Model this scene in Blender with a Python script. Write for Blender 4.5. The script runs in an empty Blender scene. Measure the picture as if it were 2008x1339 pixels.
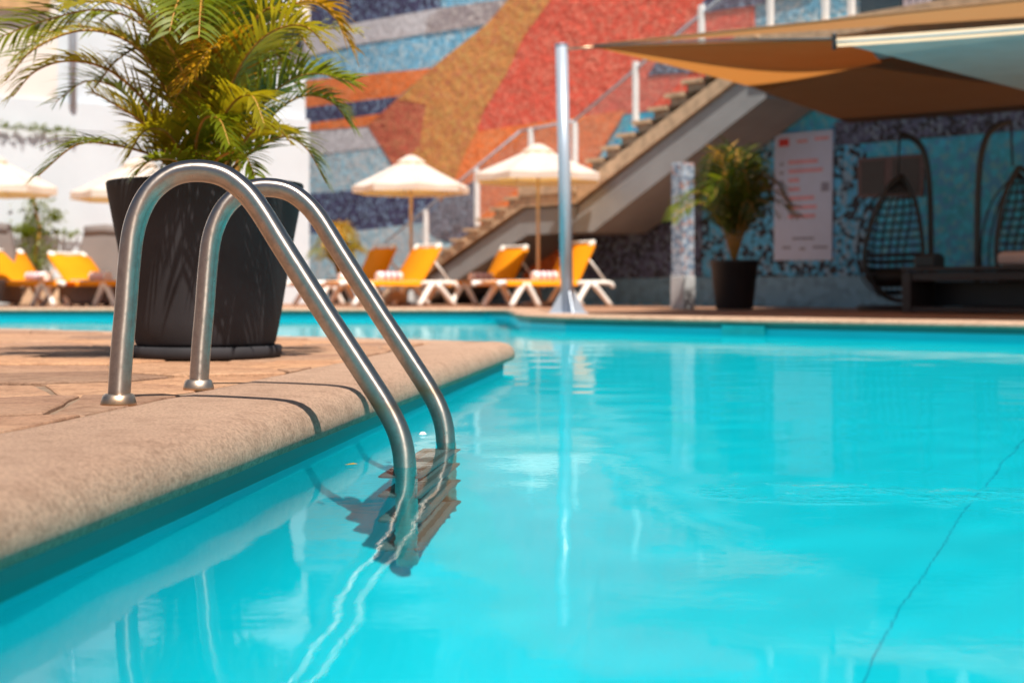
import bpy, math, random
from mathutils import Vector, Matrix, noise
from mathutils.geometry import tessellate_polygon
import numpy as np

R = math.radians
sc = bpy.context.scene
col = sc.collection

# ------------------------------------------------------------------ camera, sky, sun, exposure
CAM_Z = 0.218
cam = bpy.data.cameras.new('camera')
cam.lens = 50.2; cam.sensor_width = 36.0
cam.shift_y = -99.5 / 2008
cam.clip_start = 0.05; cam.clip_end = 2000
cam.dof.use_dof = True; cam.dof.focus_distance = 2.78; cam.dof.aperture_fstop = 4.3
co = bpy.data.objects.new('camera', cam); col.objects.link(co)
co.location = (0, 0, CAM_Z); co.rotation_euler = (R(90), 0, 0)
sc.camera = co

SUN = Vector((0.20, -0.54, 1.0)).normalized()      # towards the sun
world = bpy.data.worlds.new('World'); sc.world = world; world.use_nodes = True
wn = world.node_tree.nodes; wl = world.node_tree.links
sky = wn.new('ShaderNodeTexSky'); sky.sky_type = 'NISHITA'; sky.sun_disc = False
sky.sun_elevation = math.asin(SUN.z); sky.sun_rotation = math.atan2(SUN.x, SUN.y)
sky.air_density = 1.0; sky.dust_density = 1.6; sky.ozone_density = 1.0
wn['Background'].inputs['Strength'].default_value = 0.05
wl.new(sky.outputs[0], wn['Background'].inputs['Color'])
sl = bpy.data.lights.new('sun', 'SUN'); sl.energy = 5.0; sl.angle = R(0.53); sl.color = (1.0, 0.94, 0.84)
so = bpy.data.objects.new('sun', sl); col.objects.link(so)
so.rotation_euler = SUN.to_track_quat('Z', 'Y').to_euler()
sl.cycles.is_caustics_light = True
sc.view_settings.view_transform = 'Standard'; sc.view_settings.look = 'None'
sc.view_settings.exposure = 0.56; sc.view_settings.gamma = 1.0
sc.cycles.max_bounces = 12; sc.cycles.transparent_max_bounces = 12
sc.cycles.sample_clamp_indirect = 6.0; sc.cycles.caustics_reflective = False

# ------------------------------------------------------------------ photograph -> place
F, CX, HY = 2800.0, 1004.0, 570.0
def P(x, y, Y):
    return Vector(((x - CX) * Y / F, Y, CAM_Z + (HY - y) * Y / F))
def G(x, Y, z=0.0):
    return Vector(((x - CX) * Y / F, Y, z))
def on_plane(x, y, A, d):
    r = (x - CX) / F
    t = (r * A[1] - A[0]) / (d[0] - r * d[1])
    Y = A[1] + t * d[1]
    return t, CAM_Z + (HY - y) * Y / F
rnd = random.Random(7)

# ------------------------------------------------------------------ mesh builder
class MB:
    def __init__(s): s.v = []; s.f = []; s.smooth = []
    def add(s, vs, fs, smooth=False):
        o = len(s.v); s.v += [tuple(v) for v in vs]
        for f in fs: s.f.append([o + i for i in f]); s.smooth.append(smooth)
        return s
    def box(s, c, size, rot=None):
        M = rot if rot is not None else Matrix.Identity(3)
        c = Vector(c); hx, hy, hz = (k / 2 for k in size)
        vs = [c + M @ Vector((x * hx, y * hy, z * hz)) for x in (-1, 1) for y in (-1, 1) for z in (-1, 1)]
        return s.add(vs, [(0, 1, 3, 2), (4, 6, 7, 5), (0, 4, 5, 1), (2, 3, 7, 6), (0, 2, 6, 4), (1, 5, 7, 3)])
    def bar(s, a, b, w, h, up=(0, 0, 1)):
        a = Vector(a); b = Vector(b); d = b - a; L = d.length; d.normalize()
        side = d.cross(Vector(up)).normalized(); u = side.cross(d)
        M = Matrix((d, side, u)).transposed()
        return s.box((a + b) / 2, (L, w, h), M)
    def tube(s, pts, r, n=12, caps=True):
        pts = [Vector(p) for p in pts]; m = len(pts)
        rr = r if isinstance(r, (list, tuple)) else [r] * m
        t0 = (pts[1] - pts[0]).normalized()
        a = Vector((0, 0, 1)) if abs(t0.z) < 0.9 else Vector((1, 0, 0))
        nrm = t0.cross(a).normalized(); vs = []
        for i, p in enumerate(pts):
            t = (pts[min(i + 1, m - 1)] - pts[max(i - 1, 0)]).normalized()
            nrm = (nrm - t * nrm.dot(t)).normalized(); b = t.cross(nrm)
            for k in range(n):
                ang = 2 * math.pi * k / n
                vs.append(p + (nrm * math.cos(ang) + b * math.sin(ang)) * rr[i])
        fs = [(i * n + k, i * n + (k + 1) % n, (i + 1) * n + (k + 1) % n, (i + 1) * n + k) for i in range(m - 1) for k in range(n)]
        s.add(vs, fs, True)
        if caps:
            o = len(s.v) - m * n
            s.f.append([o + k for k in reversed(range(n))]); s.smooth.append(False)
            s.f.append([o + (m - 1) * n + k for k in range(n)]); s.smooth.append(False)
        return s
    def lathe(s, c, prof, n=48, smooth=True):
        c = Vector(c); m = len(prof)
        vs = [c + Vector((r * math.cos(2 * math.pi * k / n), r * math.sin(2 * math.pi * k / n), z)) for r, z in prof for k in range(n)]
        fs = [(i * n + k, i * n + (k + 1) % n, (i + 1) * n + (k + 1) % n, (i + 1) * n + k) for i in range(m - 1) for k in range(n)]
        return s.add(vs, fs, smooth)
    def prism(s, poly, off):
        """poly: planar loop of points, extruded by vector off"""
        poly = [Vector(p) for p in poly]; off = Vector(off); n = len(poly)
        vs = poly + [p + off for p in poly]
        tris = tessellate_polygon([poly])
        fs = [tuple(t) for t in tris] + [tuple(n + i for i in reversed(t)) for t in tris]
        fs += [(i, (i + 1) % n, n + (i + 1) % n, n + i) for i in range(n)]
        return s.add(vs, fs)
    def rbox(s, c, size, b=0.01, rot=None):
        """box with chamfered edges"""
        M = rot if rot is not None else Matrix.Identity(3)
        import bmesh
        bm = bmesh.new(); bmesh.ops.create_cube(bm, size=1.0)
        for v in bm.verts: v.co = Vector((v.co.x * size[0], v.co.y * size[1], v.co.z * size[2]))
        bmesh.ops.bevel(bm, geom=bm.edges[:], offset=b, segments=2, affect='EDGES', profile=0.5)
        bm.verts.index_update()
        s.add([Vector(c) + M @ v.co for v in bm.verts], [[v.index for v in f.verts] for f in bm.faces])
        bm.free(); return s
    def mesh(s, name):
        me = bpy.data.meshes.new(name); me.from_pydata(s.v, [], s.f)
        me.polygons.foreach_set('use_smooth', s.smooth); me.update(); return me

def fix_normals(me):
    import bmesh
    bm = bmesh.new(); bm.from_mesh(me); bmesh.ops.recalc_face_normals(bm, faces=bm.faces[:]); bm.to_mesh(me); bm.free()

def obj(name, mb, mat, parent=None, fix=True, local=False):
    """one mesh object; coordinates are world unless local (then the parent's own frame)"""
    if parent is not None and not local:
        M = parent.get('_o', None)
        ox, oy, oz = (M[0], M[1], M[2]) if M is not None else (0, 0, 0)
        mb.v = [(v[0] - ox, v[1] - oy, v[2] - oz) for v in mb.v]
    me = mb.mesh(name) if isinstance(mb, MB) else mb
    if fix: fix_normals(me)
    if mat is not None and not me.materials: me.materials.append(mat)
    o = bpy.data.objects.new(name, me); col.objects.link(o)
    if parent is not None:
        o.parent = parent
        if parent.get('_o', None) is not None: o['_o'] = [parent['_o'][0], parent['_o'][1], parent['_o'][2]]
    return o
def tag(o, label=None, cat=None, group=None, kind=None):
    if label: o['label'] = label
    if cat: o['category'] = cat
    if group: o['group'] = group
    if kind: o['kind'] = kind
    return o
def thing(name, label, cat, loc=(0, 0, 0), group=None, rz=0):
    o = bpy.data.objects.new(name, None); col.objects.link(o)
    o.empty_display_size = 0.1
    o.location = loc; o.rotation_euler = (0, 0, rz); o['_o'] = [float(k) for k in loc]
    return tag(o, label, cat, group)
def copy_tree(o, parent=None):
    c = o.copy(); col.objects.link(c)
    if parent is not None: c.parent = parent
    for ch in list(o.children): copy_tree(ch, c)
    return c
def catmull(pts, per=6):
    pts = [Vector(p) for p in pts]; q = [pts[0] * 2 - pts[1]] + pts + [pts[-1] * 2 - pts[-2]]; out = []
    for i in range(1, len(q) - 2):
        for k in range(per):
            t = k / per; a, b, c, d = q[i - 1], q[i], q[i + 1], q[i + 2]
            out.append(0.5 * ((2 * b) + (c - a) * t + (2 * a - 5 * b + 4 * c - d) * t * t + (3 * b - a - 3 * c + d) * t ** 3))
    out.append(pts[-1]); return out

# ------------------------------------------------------------------ materials
class NT:
    def __init__(s, name):
        s.m = bpy.data.materials.new(name); s.m.use_nodes = True
        s.n = s.m.node_tree.nodes; s.l = s.m.node_tree.links; s.b = s.n['Principled BSDF']; s.out = s.n['Material Output']
    def new(s, t, **kw):
        n = s.n.new('ShaderNode' + t)
        for k, v in kw.items():
            if k in n.inputs: s.set(n.inputs[k], v)
            else: setattr(n, k, v)
        return n
    def set(s, inp, v):
        if hasattr(v, 'is_output') or isinstance(v, bpy.types.NodeSocket): s.l.new(v, inp)
        else: inp.default_value = v
    def coord(s, kind='Object', scale=(1, 1, 1)):
        tc = s.new('TexCoord'); mp = s.new('Mapping'); s.l.new(tc.outputs[kind], mp.inputs[0]); mp.inputs['Scale'].default_value = scale
        return mp.outputs[0]
    def noise(s, vec, scale, detail=4, rough=0.55):
        n = s.new('TexNoise', Scale=scale, Detail=detail, Roughness=rough); s.l.new(vec, n.inputs['Vector']); return n.outputs['Fac']
    def voro(s, vec, scale, feature='F1'):
        n = s.new('TexVoronoi', feature=feature); n.inputs['Scale'].default_value = scale; s.l.new(vec, n.inputs['Vector']); return n
    def ramp(s, fac, stops):
        n = s.new('ValToRGB'); s.l.new(fac, n.inputs[0]); e = n.color_ramp.elements
        while len(e) < len(stops): e.new(0.5)
        for k, (p, c) in enumerate(stops):
            e[k].position = p; e[k].color = (*c, 1) if len(c) == 3 else c
        return n.outputs[0]
    def mix(s, fac, a, b, mode='MIX'):
        n = s.new('MixRGB', blend_type=mode)
        for i, v in ((0, fac), (1, a), (2, b)):
            if isinstance(v, tuple): n.inputs[i].default_value = (*v, 1) if len(v) == 3 else v
            else: s.set(n.inputs[i], v)
        return n.outputs[0]
    def math(s, op, a, b=0.0):
        n = s.new('Math', operation=op); s.set(n.inputs[0], a); s.set(n.inputs[1], b); return n.outputs[0]
    def bump(s, h, strength, dist, base=None):
        n = s.new('Bump'); n.inputs['Strength'].default_value = strength; n.inputs['Distance'].default_value = dist
        s.l.new(h, n.inputs['Height'])
        if base is not None: s.l.new(base, n.inputs['Normal'])
        return n.outputs[0]
    def fin(s, color=None, rough=None, normal=None, **kw):
        if color is not None: s.set(s.b.inputs['Base Color'], (*color, 1) if isinstance(color, tuple) and len(color) == 3 else color)
        if rough is not None: s.set(s.b.inputs['Roughness'], rough)
        if normal is not None: s.l.new(normal, s.b.inputs['Normal'])
        for k, v in kw.items(): s.set(s.b.inputs[k], v)
        return s.m

def plain(name, c, rough=0.6, var=0.15, scale=6.0, bump=0.15, metal=0.0, spec=0.5):
    t = NT(name); v = t.coord(); n = t.noise(v, scale); n2 = t.noise(v, scale * 9, 3)
    lo = tuple(max(0, k * (1 - var)) for k in c); hi = tuple(min(1, k * (1 + var)) for k in c)
    cc = t.ramp(n, [(0.3, lo), (0.7, hi)])
    return t.fin(cc, rough, t.bump(n2, bump, 0.004), Metallic=metal, **{'Specular IOR Level': spec})

def fabric(name, c, transl, rough=0.85, trans_c=None):
    t = NT(name); v = t.coord(); n = t.noise(v, 3.0); w = t.noise(v, 160, 2)
    cc = t.ramp(n, [(0.3, tuple(k * 0.9 for k in c)), (0.7, tuple(min(1, k * 1.06) for k in c))])
    t.fin(cc, rough, t.bump(w, 0.2, 0.001), **{'Specular IOR Level': 0.2})
    if transl > 0:
        tr = t.new('BsdfTranslucent'); tr.inputs[0].default_value = (*(trans_c or c), 1)
        mx = t.new('MixShader'); mx.inputs[0].default_value = transl
        t.l.new(t.b.outputs[0], mx.inputs[1]); t.l.new(tr.outputs[0], mx.inputs[2]); t.l.new(mx.outputs[0], t.out.inputs[0])
    return t.m

def mosaic(name, c1, c2=None, frac=0.0, scale=9.0, c3=None, relief=0.5):
    """field of small tesserae: each cell takes one of the field's colours"""
    scale *= 2.6; t = NT(name); v = t.coord(); vo = t.voro(v, scale); cell = t.new('SeparateColor'); t.l.new(vo.outputs['Color'], cell.inputs[0])
    clump = t.noise(v, scale * 0.22, 3)
    k = t.math('ADD', t.math('MULTIPLY', cell.outputs[0], 0.55), t.math('MULTIPLY', clump, 0.45))
    base = t.ramp(cell.outputs[1], [(0.0, tuple(x * 0.80 for x in c1)), (1.0, tuple(min(1, x * 1.20) for x in c1))])
    if c2:
        f = t.ramp(k, [(0.72 - frac * 0.5 - 0.03, (0, 0, 0)), (0.72 - frac * 0.5 + 0.03, (1, 1, 1))])
        base = t.mix(f, base, c2)
    if c3:
        f3 = t.ramp(cell.outputs[2], [(0.8, (0, 0, 0)), (0.84, (1, 1, 1))]); base = t.mix(f3, base, c3)
    big = t.noise(v, 3.2, 5, 0.65); nm = t.bump(big, 0.9 * relief, 0.10)
    nm = t.bump(vo.outputs['Distance'], 0.5, 0.012, nm)
    return t.fin(base, 0.7, nm)

M = {}
# paving stone, coping concrete
def stone(name, a, b, c, grain, blotch=0.8, gk=0.75, gd=0.006):
    t = NT(name); v = t.coord('Object'); oi = t.new('ObjectInfo')
    n1 = t.noise(v, 2.2, 5); n2 = t.noise(v, 14, 6, 0.7); n3 = t.noise(v, grain, 6, 0.85)
    base = t.ramp(n1, [(0.3, a), (0.55, b), (0.75, c)])
    tone = t.ramp(oi.outputs['Random'], [(0.0, (0.62, 0.62, 0.64)), (0.35, (0.85, 0.83, 0.84)), (0.6, (1, 0.98, 0.95)), (1.0, (1.15, 1.05, 0.92))])
    base = t.mix(1.0, base, tone, 'MULTIPLY')
    spots = t.ramp(n2, [(0.36, (0.62, 0.55, 0.5)), (0.5, (1, 1, 1)), (0.72, (1.15, 1.12, 1.08))])
    base = t.mix(blotch, base, spots, 'MULTIPLY')
    gr = t.ramp(n3, [(0.38, (0.55, 0.50, 0.46)), (0.52, (1.0, 1.0, 1.0)), (0.68, (1.25, 1.22, 1.18))]); base = t.mix(gk, base, gr, 'MULTIPLY')
    nm = t.bump(n2, 0.35, 0.008); nm = t.bump(n3, 0.9, gd, nm)
    return t.fin(base, 0.75, nm, **{'Specular IOR Level': 0.3})
M['flag'] = stone('flagstone', (0.42, 0.235, 0.15), (0.49, 0.29, 0.185), (0.55, 0.35, 0.23), 90)
M['coping'] = stone('coping_concrete', (0.60, 0.39, 0.275), (0.655, 0.435, 0.31), (0.70, 0.475, 0.345), 140, 0.4, 1.0, 0.009)
M['mortar'] = stone('mortar', (0.40, 0.27, 0.18), (0.44, 0.31, 0.21), (0.48, 0.35, 0.25), 60)
M['ground'] = stone('terrace_paving', (0.30, 0.17, 0.11), (0.38, 0.21, 0.14), (0.42, 0.26, 0.17), 20)

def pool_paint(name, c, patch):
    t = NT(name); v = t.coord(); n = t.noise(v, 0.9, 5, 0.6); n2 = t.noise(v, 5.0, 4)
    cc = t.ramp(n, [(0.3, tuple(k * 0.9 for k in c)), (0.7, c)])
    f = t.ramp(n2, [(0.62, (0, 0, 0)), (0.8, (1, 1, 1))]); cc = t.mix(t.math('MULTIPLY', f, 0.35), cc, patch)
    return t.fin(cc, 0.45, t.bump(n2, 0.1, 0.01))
M['pool'] = pool_paint('pool_paint', (0.001, 0.70, 0.80), (0.03, 0.77, 0.83))
M['pool_wall'] = pool_paint('pool_wall_paint', (0.001, 0.71, 0.81), (0.02, 0.76, 0.83))
M['seam'] = plain('seam_dark', (0.0, 0.44, 0.56), 0.6)

def water_mat():
    t = NT('pool_water'); v = t.coord('Object', (1.0, 1.6, 1.0))
    n = t.noise(v, 38, 2, 0.5)
    tc = t.new('TexCoord'); sep = t.new('SeparateXYZ'); t.l.new(tc.outputs['Object'], sep.inputs[0])
    def spot(cx, cy, rx, ry):
        dx = t.math('DIVIDE', t.math('SUBTRACT', sep.outputs[0], cx), rx); dy = t.math('DIVIDE', t.math('SUBTRACT', sep.outputs[1], cy), ry)
        d = t.math('ADD', t.math('MULTIPLY', dx, dx), t.math('MULTIPLY', dy, dy))
        return t.math('MAXIMUM', t.math('SUBTRACT', 1.0, d), 0.0)
    m = t.math('ADD', spot(0.50, 2.36, 0.22, 0.14), spot(0.80, 2.28, 0.20, 0.15))
    br = t.noise(t.coord('Object'), 11, 4, 0.7); m = t.math('MULTIPLY', m, t.math('MAXIMUM', t.math('MULTIPLY', t.math('SUBTRACT', br, 0.46), 4.0), 0.0))
    rip = t.noise(t.coord('Object', (1, 0.7, 1)), 55, 2, 0.5)
    h = t.math('ADD', t.math('MULTIPLY', n, 0.10), t.math('MULTIPLY', t.math('MULTIPLY', rip, m), 10.0))
    nm = t.bump(h, 0.35, 0.0035)
    rf = t.new('BsdfRefraction'); rf.inputs['Color'].default_value = (0.66, 0.97, 1.0, 1); rf.inputs['Roughness'].default_value = 0.0; rf.inputs['IOR'].default_value = 1.333
    gl = t.new('BsdfGlossy'); gl.inputs['Color'].default_value = (1, 1, 1, 1); gl.inputs['Roughness'].default_value = 0.0
    fr = t.new('Fresnel'); fr.inputs['IOR'].default_value = 1.333
    for k in (rf, gl, fr): t.l.new(nm, k.inputs['Normal'])
    mx = t.new('MixShader'); t.l.new(t.math('MULTIPLY', fr.outputs[0], 0.52), mx.inputs[0])
    t.l.new(rf.outputs[0], mx.inputs[1]); t.l.new(gl.outputs[0], mx.inputs[2]); t.l.new(mx.outputs[0], t.out.inputs[0])
    return t.m
M['water'] = water_mat()

def steel(name, c, rough, rust=False, aniso=0.0):
    t = NT(name); v = t.coord(); n = t.noise(v, 45, 5, 0.7); n2 = t.noise(v, 400, 2); n3 = t.noise(v, 9, 4)
    cc = t.ramp(n, [(0.35, tuple(k * 0.82 for k in c)), (0.6, c)])
    tc = t.new('TexCoord'); sep = t.new('SeparateXYZ'); t.l.new(tc.outputs['Object'], sep.inputs[0])
    if rust:
        z = t.math('ADD', t.math('MULTIPLY', t.math('ABSOLUTE', sep.outputs[2]), -22.0), t.math('MULTIPLY', n3, 1.6))
        f = t.ramp(z, [(0.15, (0, 0, 0)), (0.9, (1, 1, 1))]); cc = t.mix(t.math('MULTIPLY', f, 0.75), cc, (0.42, 0.20, 0.06))
    ro = t.ramp(n, [(0.3, (rough + 0.16,) * 3), (0.7, (rough - 0.04,) * 3)])
    if aniso:
        tg = t.new('Tangent', direction_type='UV_MAP'); tg.uv_map = 'brush'
        t.l.new(tg.outputs[0], t.b.inputs['Tangent']); t.b.inputs['Anisotropic'].default_value = aniso
    return t.fin(cc, ro, t.bump(n2, 0.05, 0.0006), Metallic=1.0)
M['steel'] = steel('brushed_steel', (0.44, 0.375, 0.33), 0.30, True, 0.84)
M['collar'] = steel('collar_steel', (0.66, 0.58, 0.50), 0.34, True)
M['tread'] = plain('tread_brown', (0.17, 0.145, 0.14), 0.6); M['grip'] = plain('tread_grip', (0.10, 0.07, 0.06), 0.8)
M['pot'] = plain('pot_charcoal', (0.030, 0.028, 0.032), 0.78, 0.25, 5, 0.08, 0.0, 0.3)
M['soil'] = plain('soil', (0.03, 0.02, 0.012), 0.95)
M['blackpot'] = plain('pot_black', (0.012, 0.012, 0.016), 0.5)
M['white_wall'] = plain('white_render', (0.58, 0.62, 0.67), 0.8, 0.05, 1.2, 0.3)
M['cream_wall'] = plain('cream_render', (0.70, 0.64, 0.60), 0.8, 0.06, 1.2, 0.3)
M['eave'] = plain('eave_ochre', (0.48, 0.28, 0.13), 0.8)
M['grey'] = fabric('grey_canvas', (0.20, 0.17, 0.16), 0.0)
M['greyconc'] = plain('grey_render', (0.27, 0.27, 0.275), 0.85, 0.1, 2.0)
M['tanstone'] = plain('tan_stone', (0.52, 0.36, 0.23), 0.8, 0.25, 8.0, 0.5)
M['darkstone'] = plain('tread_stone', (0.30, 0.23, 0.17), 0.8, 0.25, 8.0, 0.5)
M['whitepaint'] = plain('white_paint', (0.80, 0.79, 0.78), 0.4, 0.04)
M['pillarbase'] = plain('pillar_base', (0.46, 0.46, 0.47), 0.7, 0.12); M['plastic'] = plain('white_plastic', (0.82, 0.78, 0.73), 0.35, 0.05)
M['postmetal'] = plain('post_grey_blue', (0.42, 0.47, 0.55), 0.35, 0.08, 3, 0.1, 0.3)
M['orange'] = fabric('orange_sling', (0.92, 0.32, 0.004), 0.25, trans_c=(0.95, 0.32, 0.0))
M['umbrella'] = fabric('umbrella_cloth', (0.84, 0.80, 0.74), 0.40, trans_c=(0.88, 0.52, 0.12))
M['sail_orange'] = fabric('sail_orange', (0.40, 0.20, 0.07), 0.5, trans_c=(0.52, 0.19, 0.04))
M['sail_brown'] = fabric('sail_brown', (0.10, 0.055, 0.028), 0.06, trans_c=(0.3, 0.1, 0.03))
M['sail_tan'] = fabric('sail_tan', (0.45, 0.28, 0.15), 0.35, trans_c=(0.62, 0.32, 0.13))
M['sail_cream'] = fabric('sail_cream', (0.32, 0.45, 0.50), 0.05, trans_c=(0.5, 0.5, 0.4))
M['hem'] = fabric('sail_hem', (0.66, 0.53, 0.36), 0.0)
M['towel'] = fabric('towel_white', (0.82, 0.70, 0.70), 0.0)
M['towel_stripe'] = fabric('towel_stripe', (0.45, 0.10, 0.20), 0.0)
M['black'] = plain('black_metal', (0.012, 0.012, 0.014), 0.4)
M['rattan'] = plain('black_rattan', (0.016, 0.014, 0.014), 0.6)
M['cabinet'] = plain('dark_cabinet', (0.030, 0.022, 0.022), 0.5)
M['wood'] = plain('pole_wood', (0.60, 0.44, 0.28), 0.5)
M['panel'] = plain('poster_white', (0.46, 0.53, 0.70), 0.35, 0.03)
M['ink'] = plain('poster_pink_ink', (0.62, 0.28, 0.32), 0.5)
M['inkdark'] = plain('poster_grey_ink', (0.22, 0.22, 0.30), 0.5)
M['logo'] = plain('poster_red', (0.55, 0.05, 0.05), 0.5)
M['pinkboard'] = plain('board_brown', (0.10, 0.05, 0.05), 0.5)
M['cushion'] = fabric('cushion_pink', (0.55, 0.42, 0.40), 0.0)
M['cable'] = plain('cable', (0.10, 0.10, 0.10), 0.4)
M['bag'] = plain('straw', (0.42, 0.30, 0.20), 0.9, 0.3, 30)
M['curtain'] = fabric('curtain_grey', (0.45, 0.42, 0.50), 0.0)
M['windowglass'] = plain('window_dark', (0.04, 0.07, 0.09), 0.1)
def glass():
    t = NT('clear_glass')
    tr = t.new('BsdfTransparent'); tr.inputs[0].default_value = (0.90, 0.88, 0.88, 1)
    gl = t.new('BsdfGlossy'); gl.inputs['Roughness'].default_value = 0.02
    mx = t.new('MixShader'); mx.inputs[0].default_value = 0.05; t.l.new(tr.outputs[0], mx.inputs[1]); t.l.new(gl.outputs[0], mx.inputs[2])
    t.l.new(mx.outputs[0], t.out.inputs[0]); return t.m
M['glass'] = glass()
def leaf(name, a, b, tc):
    t = NT(name); v = t.coord(); n = t.noise(v, 7, 3); n2 = t.noise(v, 60, 2)
    cc = t.ramp(n, [(0.32, a), (0.68, b)])
    t.fin(cc, 0.42, t.bump(n2, 0.1, 0.001), **{'Specular IOR Level': 0.45})
    tr = t.new('BsdfTranslucent'); tr.inputs[0].default_value = (*tc, 1)
    mx = t.new('MixShader'); mx.inputs[0].default_value = 0.38
    t.l.new(t.b.outputs[0], mx.inputs[1]); t.l.new(tr.outputs[0], mx.inputs[2]); t.l.new(mx.outputs[0], t.out.inputs[0])
    return t.m
M['leaf_green'] = leaf('leaf_green', (0.045, 0.078, 0.004), (0.18, 0.215, 0.008), (0.33, 0.37, 0.010))
M['leaf_olive'] = leaf('leaf_olive', (0.13, 0.13, 0.005), (0.38, 0.31, 0.012), (0.58, 0.45, 0.012))
M['leaf_gold'] = leaf('leaf_gold', (0.40, 0.20, 0.006), (0.58, 0.31, 0.012), (0.75, 0.36, 0.012))
M['leaf_dark'] = leaf('leaf_dark', (0.022, 0.040, 0.004), (0.07, 0.09, 0.006), (0.12, 0.15, 0.006))
M['stem'] = plain('palm_stem', (0.40, 0.19, 0.03), 0.5, 0.3, 14)

# ------------------------------------------------------------------ pool outline (deck always on the left of travel)
def edge_x(Y): return -0.541 + 0.119 * (Y - 1.51)
C0 = (0.013, 6.17)
near_path = [(edge_x(-4.0), -4.0), C0, (-3.04, 8.48), (-9.0, 13.0)]
far_path = [(-12.0, 17.7), (-6.3, 17.5), (-0.35, 17.05), (-0.08, 16.7), (-0.02, 15.5), (0.03, 13.6), (0.12, 12.95), (0.42, 12.27), (3.385, 9.44), (10.0, 3.13), (10.0, -4.0)]
outline = [Vector(p) for p in near_path + far_path]
def offset_loop(pts, d, closed=True):
    n = len(pts); out = []
    for i in range(n):
        a, b, c = pts[(i - 1) % n], pts[i], pts[(i + 1) % n]
        if not closed and i == 0: a = b * 2 - c
        if not closed and i == n - 1: c = b * 2 - a
        d1 = (b - a).normalized(); d2 = (c - b).normalized()
        n1 = Vector((-d1.y, d1.x)); n2 = Vector((-d2.y, d2.x))
        m = (n1 + n2) / max(0.35, 1 + n1.dot(n2))
        out.append(b + m * d)
    return out
def inside(x, y, poly):
    c = False; n = len(poly); j = n - 1
    for i in range(n):
        a, b = poly[i], poly[j]
        if (a.y > y) != (b.y > y) and x < (b.x - a.x) * (y - a.y) / (b.y - a.y) + a.x: c = not c
        j = i
    return c
WZ = -0.115
POOLZ = -1.2

# ground with a hole for the pool
hole = offset_loop(outline, 0.28)
outer = [Vector((-300, -300)), Vector((300, -300)), Vector((300, 300)), Vector((-300, 300))]
loops = [[Vector((p.x, p.y, 0)) for p in outer], [Vector((p.x, p.y, 0)) for p in hole]]
tri = tessellate_polygon(loops)
g = MB(); g.add([(p.x, p.y, -0.014) for p in outer + hole], [tuple(t) for t in tri])
go = obj('ground', g, M['ground'], fix=False); tag(go, kind='structure')
me = go.data
if me.polygons[0].normal.z < 0: me.flip_normals()

# pool basin
wallp = offset_loop(outline, 0.05)
b = MB(); n = len(wallp)
cove = [(0.05, -0.03), (0.05, -0.40), (0.05, POOLZ + 0.6)] + [(0.05 - 0.6 + 0.6 * math.cos(q), POOLZ + 0.6 - 0.598 * math.sin(q)) for q in [math.pi / 2 * k / 32 for k in range(1, 33)]]
rings = [offset_loop(outline, d) for d, z in cove]; kc = len(cove)
b.add([(rings[k][i].x, rings[k][i].y, cove[k][1]) for i in range(n) for k in range(kc)], [(i * kc + k, i * kc + k + 1, ((i + 1) % n) * kc + k + 1, ((i + 1) % n) * kc + k) for i in range(n) for k in range(kc - 1)], False)
pw = obj('pool_wall', b, M['pool_wall'], fix=False); tag(pw, kind='structure')
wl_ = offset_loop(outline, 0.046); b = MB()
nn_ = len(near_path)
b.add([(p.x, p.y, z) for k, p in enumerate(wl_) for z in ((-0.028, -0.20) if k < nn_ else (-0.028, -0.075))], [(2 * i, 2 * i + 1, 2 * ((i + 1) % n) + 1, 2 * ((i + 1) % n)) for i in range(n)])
M['band'] = pool_paint('waterline_shade_band', (0.004, 0.20, 0.19), (0.004, 0.13, 0.11))  # dark teal waterline strip; shade below the coping painted in, deeper on near side
obj('waterline_shade_band', b, M['band'], pw, fix=False)
sk0 = Vector((0.42, 12.27)); skd = (Vector((3.385, 9.44)) - sk0).normalized(); skn = Vector((-skd.y, skd.x))
def sk(x, z, off):
    t, _ = on_plane(x, 600, sk0, skd); q = sk0 + skd * t + skn * off; return Vector((q.x, q.y, z))
b = MB(); b.prism([sk(1412, -0.05, 0.043), sk(1495, -0.05, 0.043), sk(1495, -0.135, 0.043), sk(1412, -0.135, 0.043)], (-skn.x * 0.02, -skn.y * 0.02, 0))
M['skimmer'] = plain('skimmer_plate', (0.02, 0.60, 0.58), 0.4); obj('skimmer_plate', b, M['skimmer'], pw)
b = MB(); big = offset_loop(outline, -0.5)
b.add([(p.x, p.y, POOLZ) for p in big], [tuple(t) for t in tessellate_polygon([[Vector((p.x, p.y, 0)) for p in big]])])
pf = obj('pool_floor', b, M['pool'], fix=False); tag(pf, kind='structure')
if pf.data.polygons[0].normal.z < 0: pf.data.flip_normals()
for k, (a, c) in enumerate([((-0.13, 0.90), (4.33, 10.0)), ((2.0, 0.97), (5.9, 8.8)), ((-0.13, 0.90), (3.6, -0.95))]):
    sm = MB(); sm.bar((a[0], a[1], POOLZ + 0.002), (c[0], c[1], POOLZ + 0.0035), 0.004, 0.002)
    obj('seam', sm, M['seam'], pf)
for o in [pw, pf] + list(pw.children) + list(pf.children): o.cycles.is_caustics_receiver = True

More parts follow.
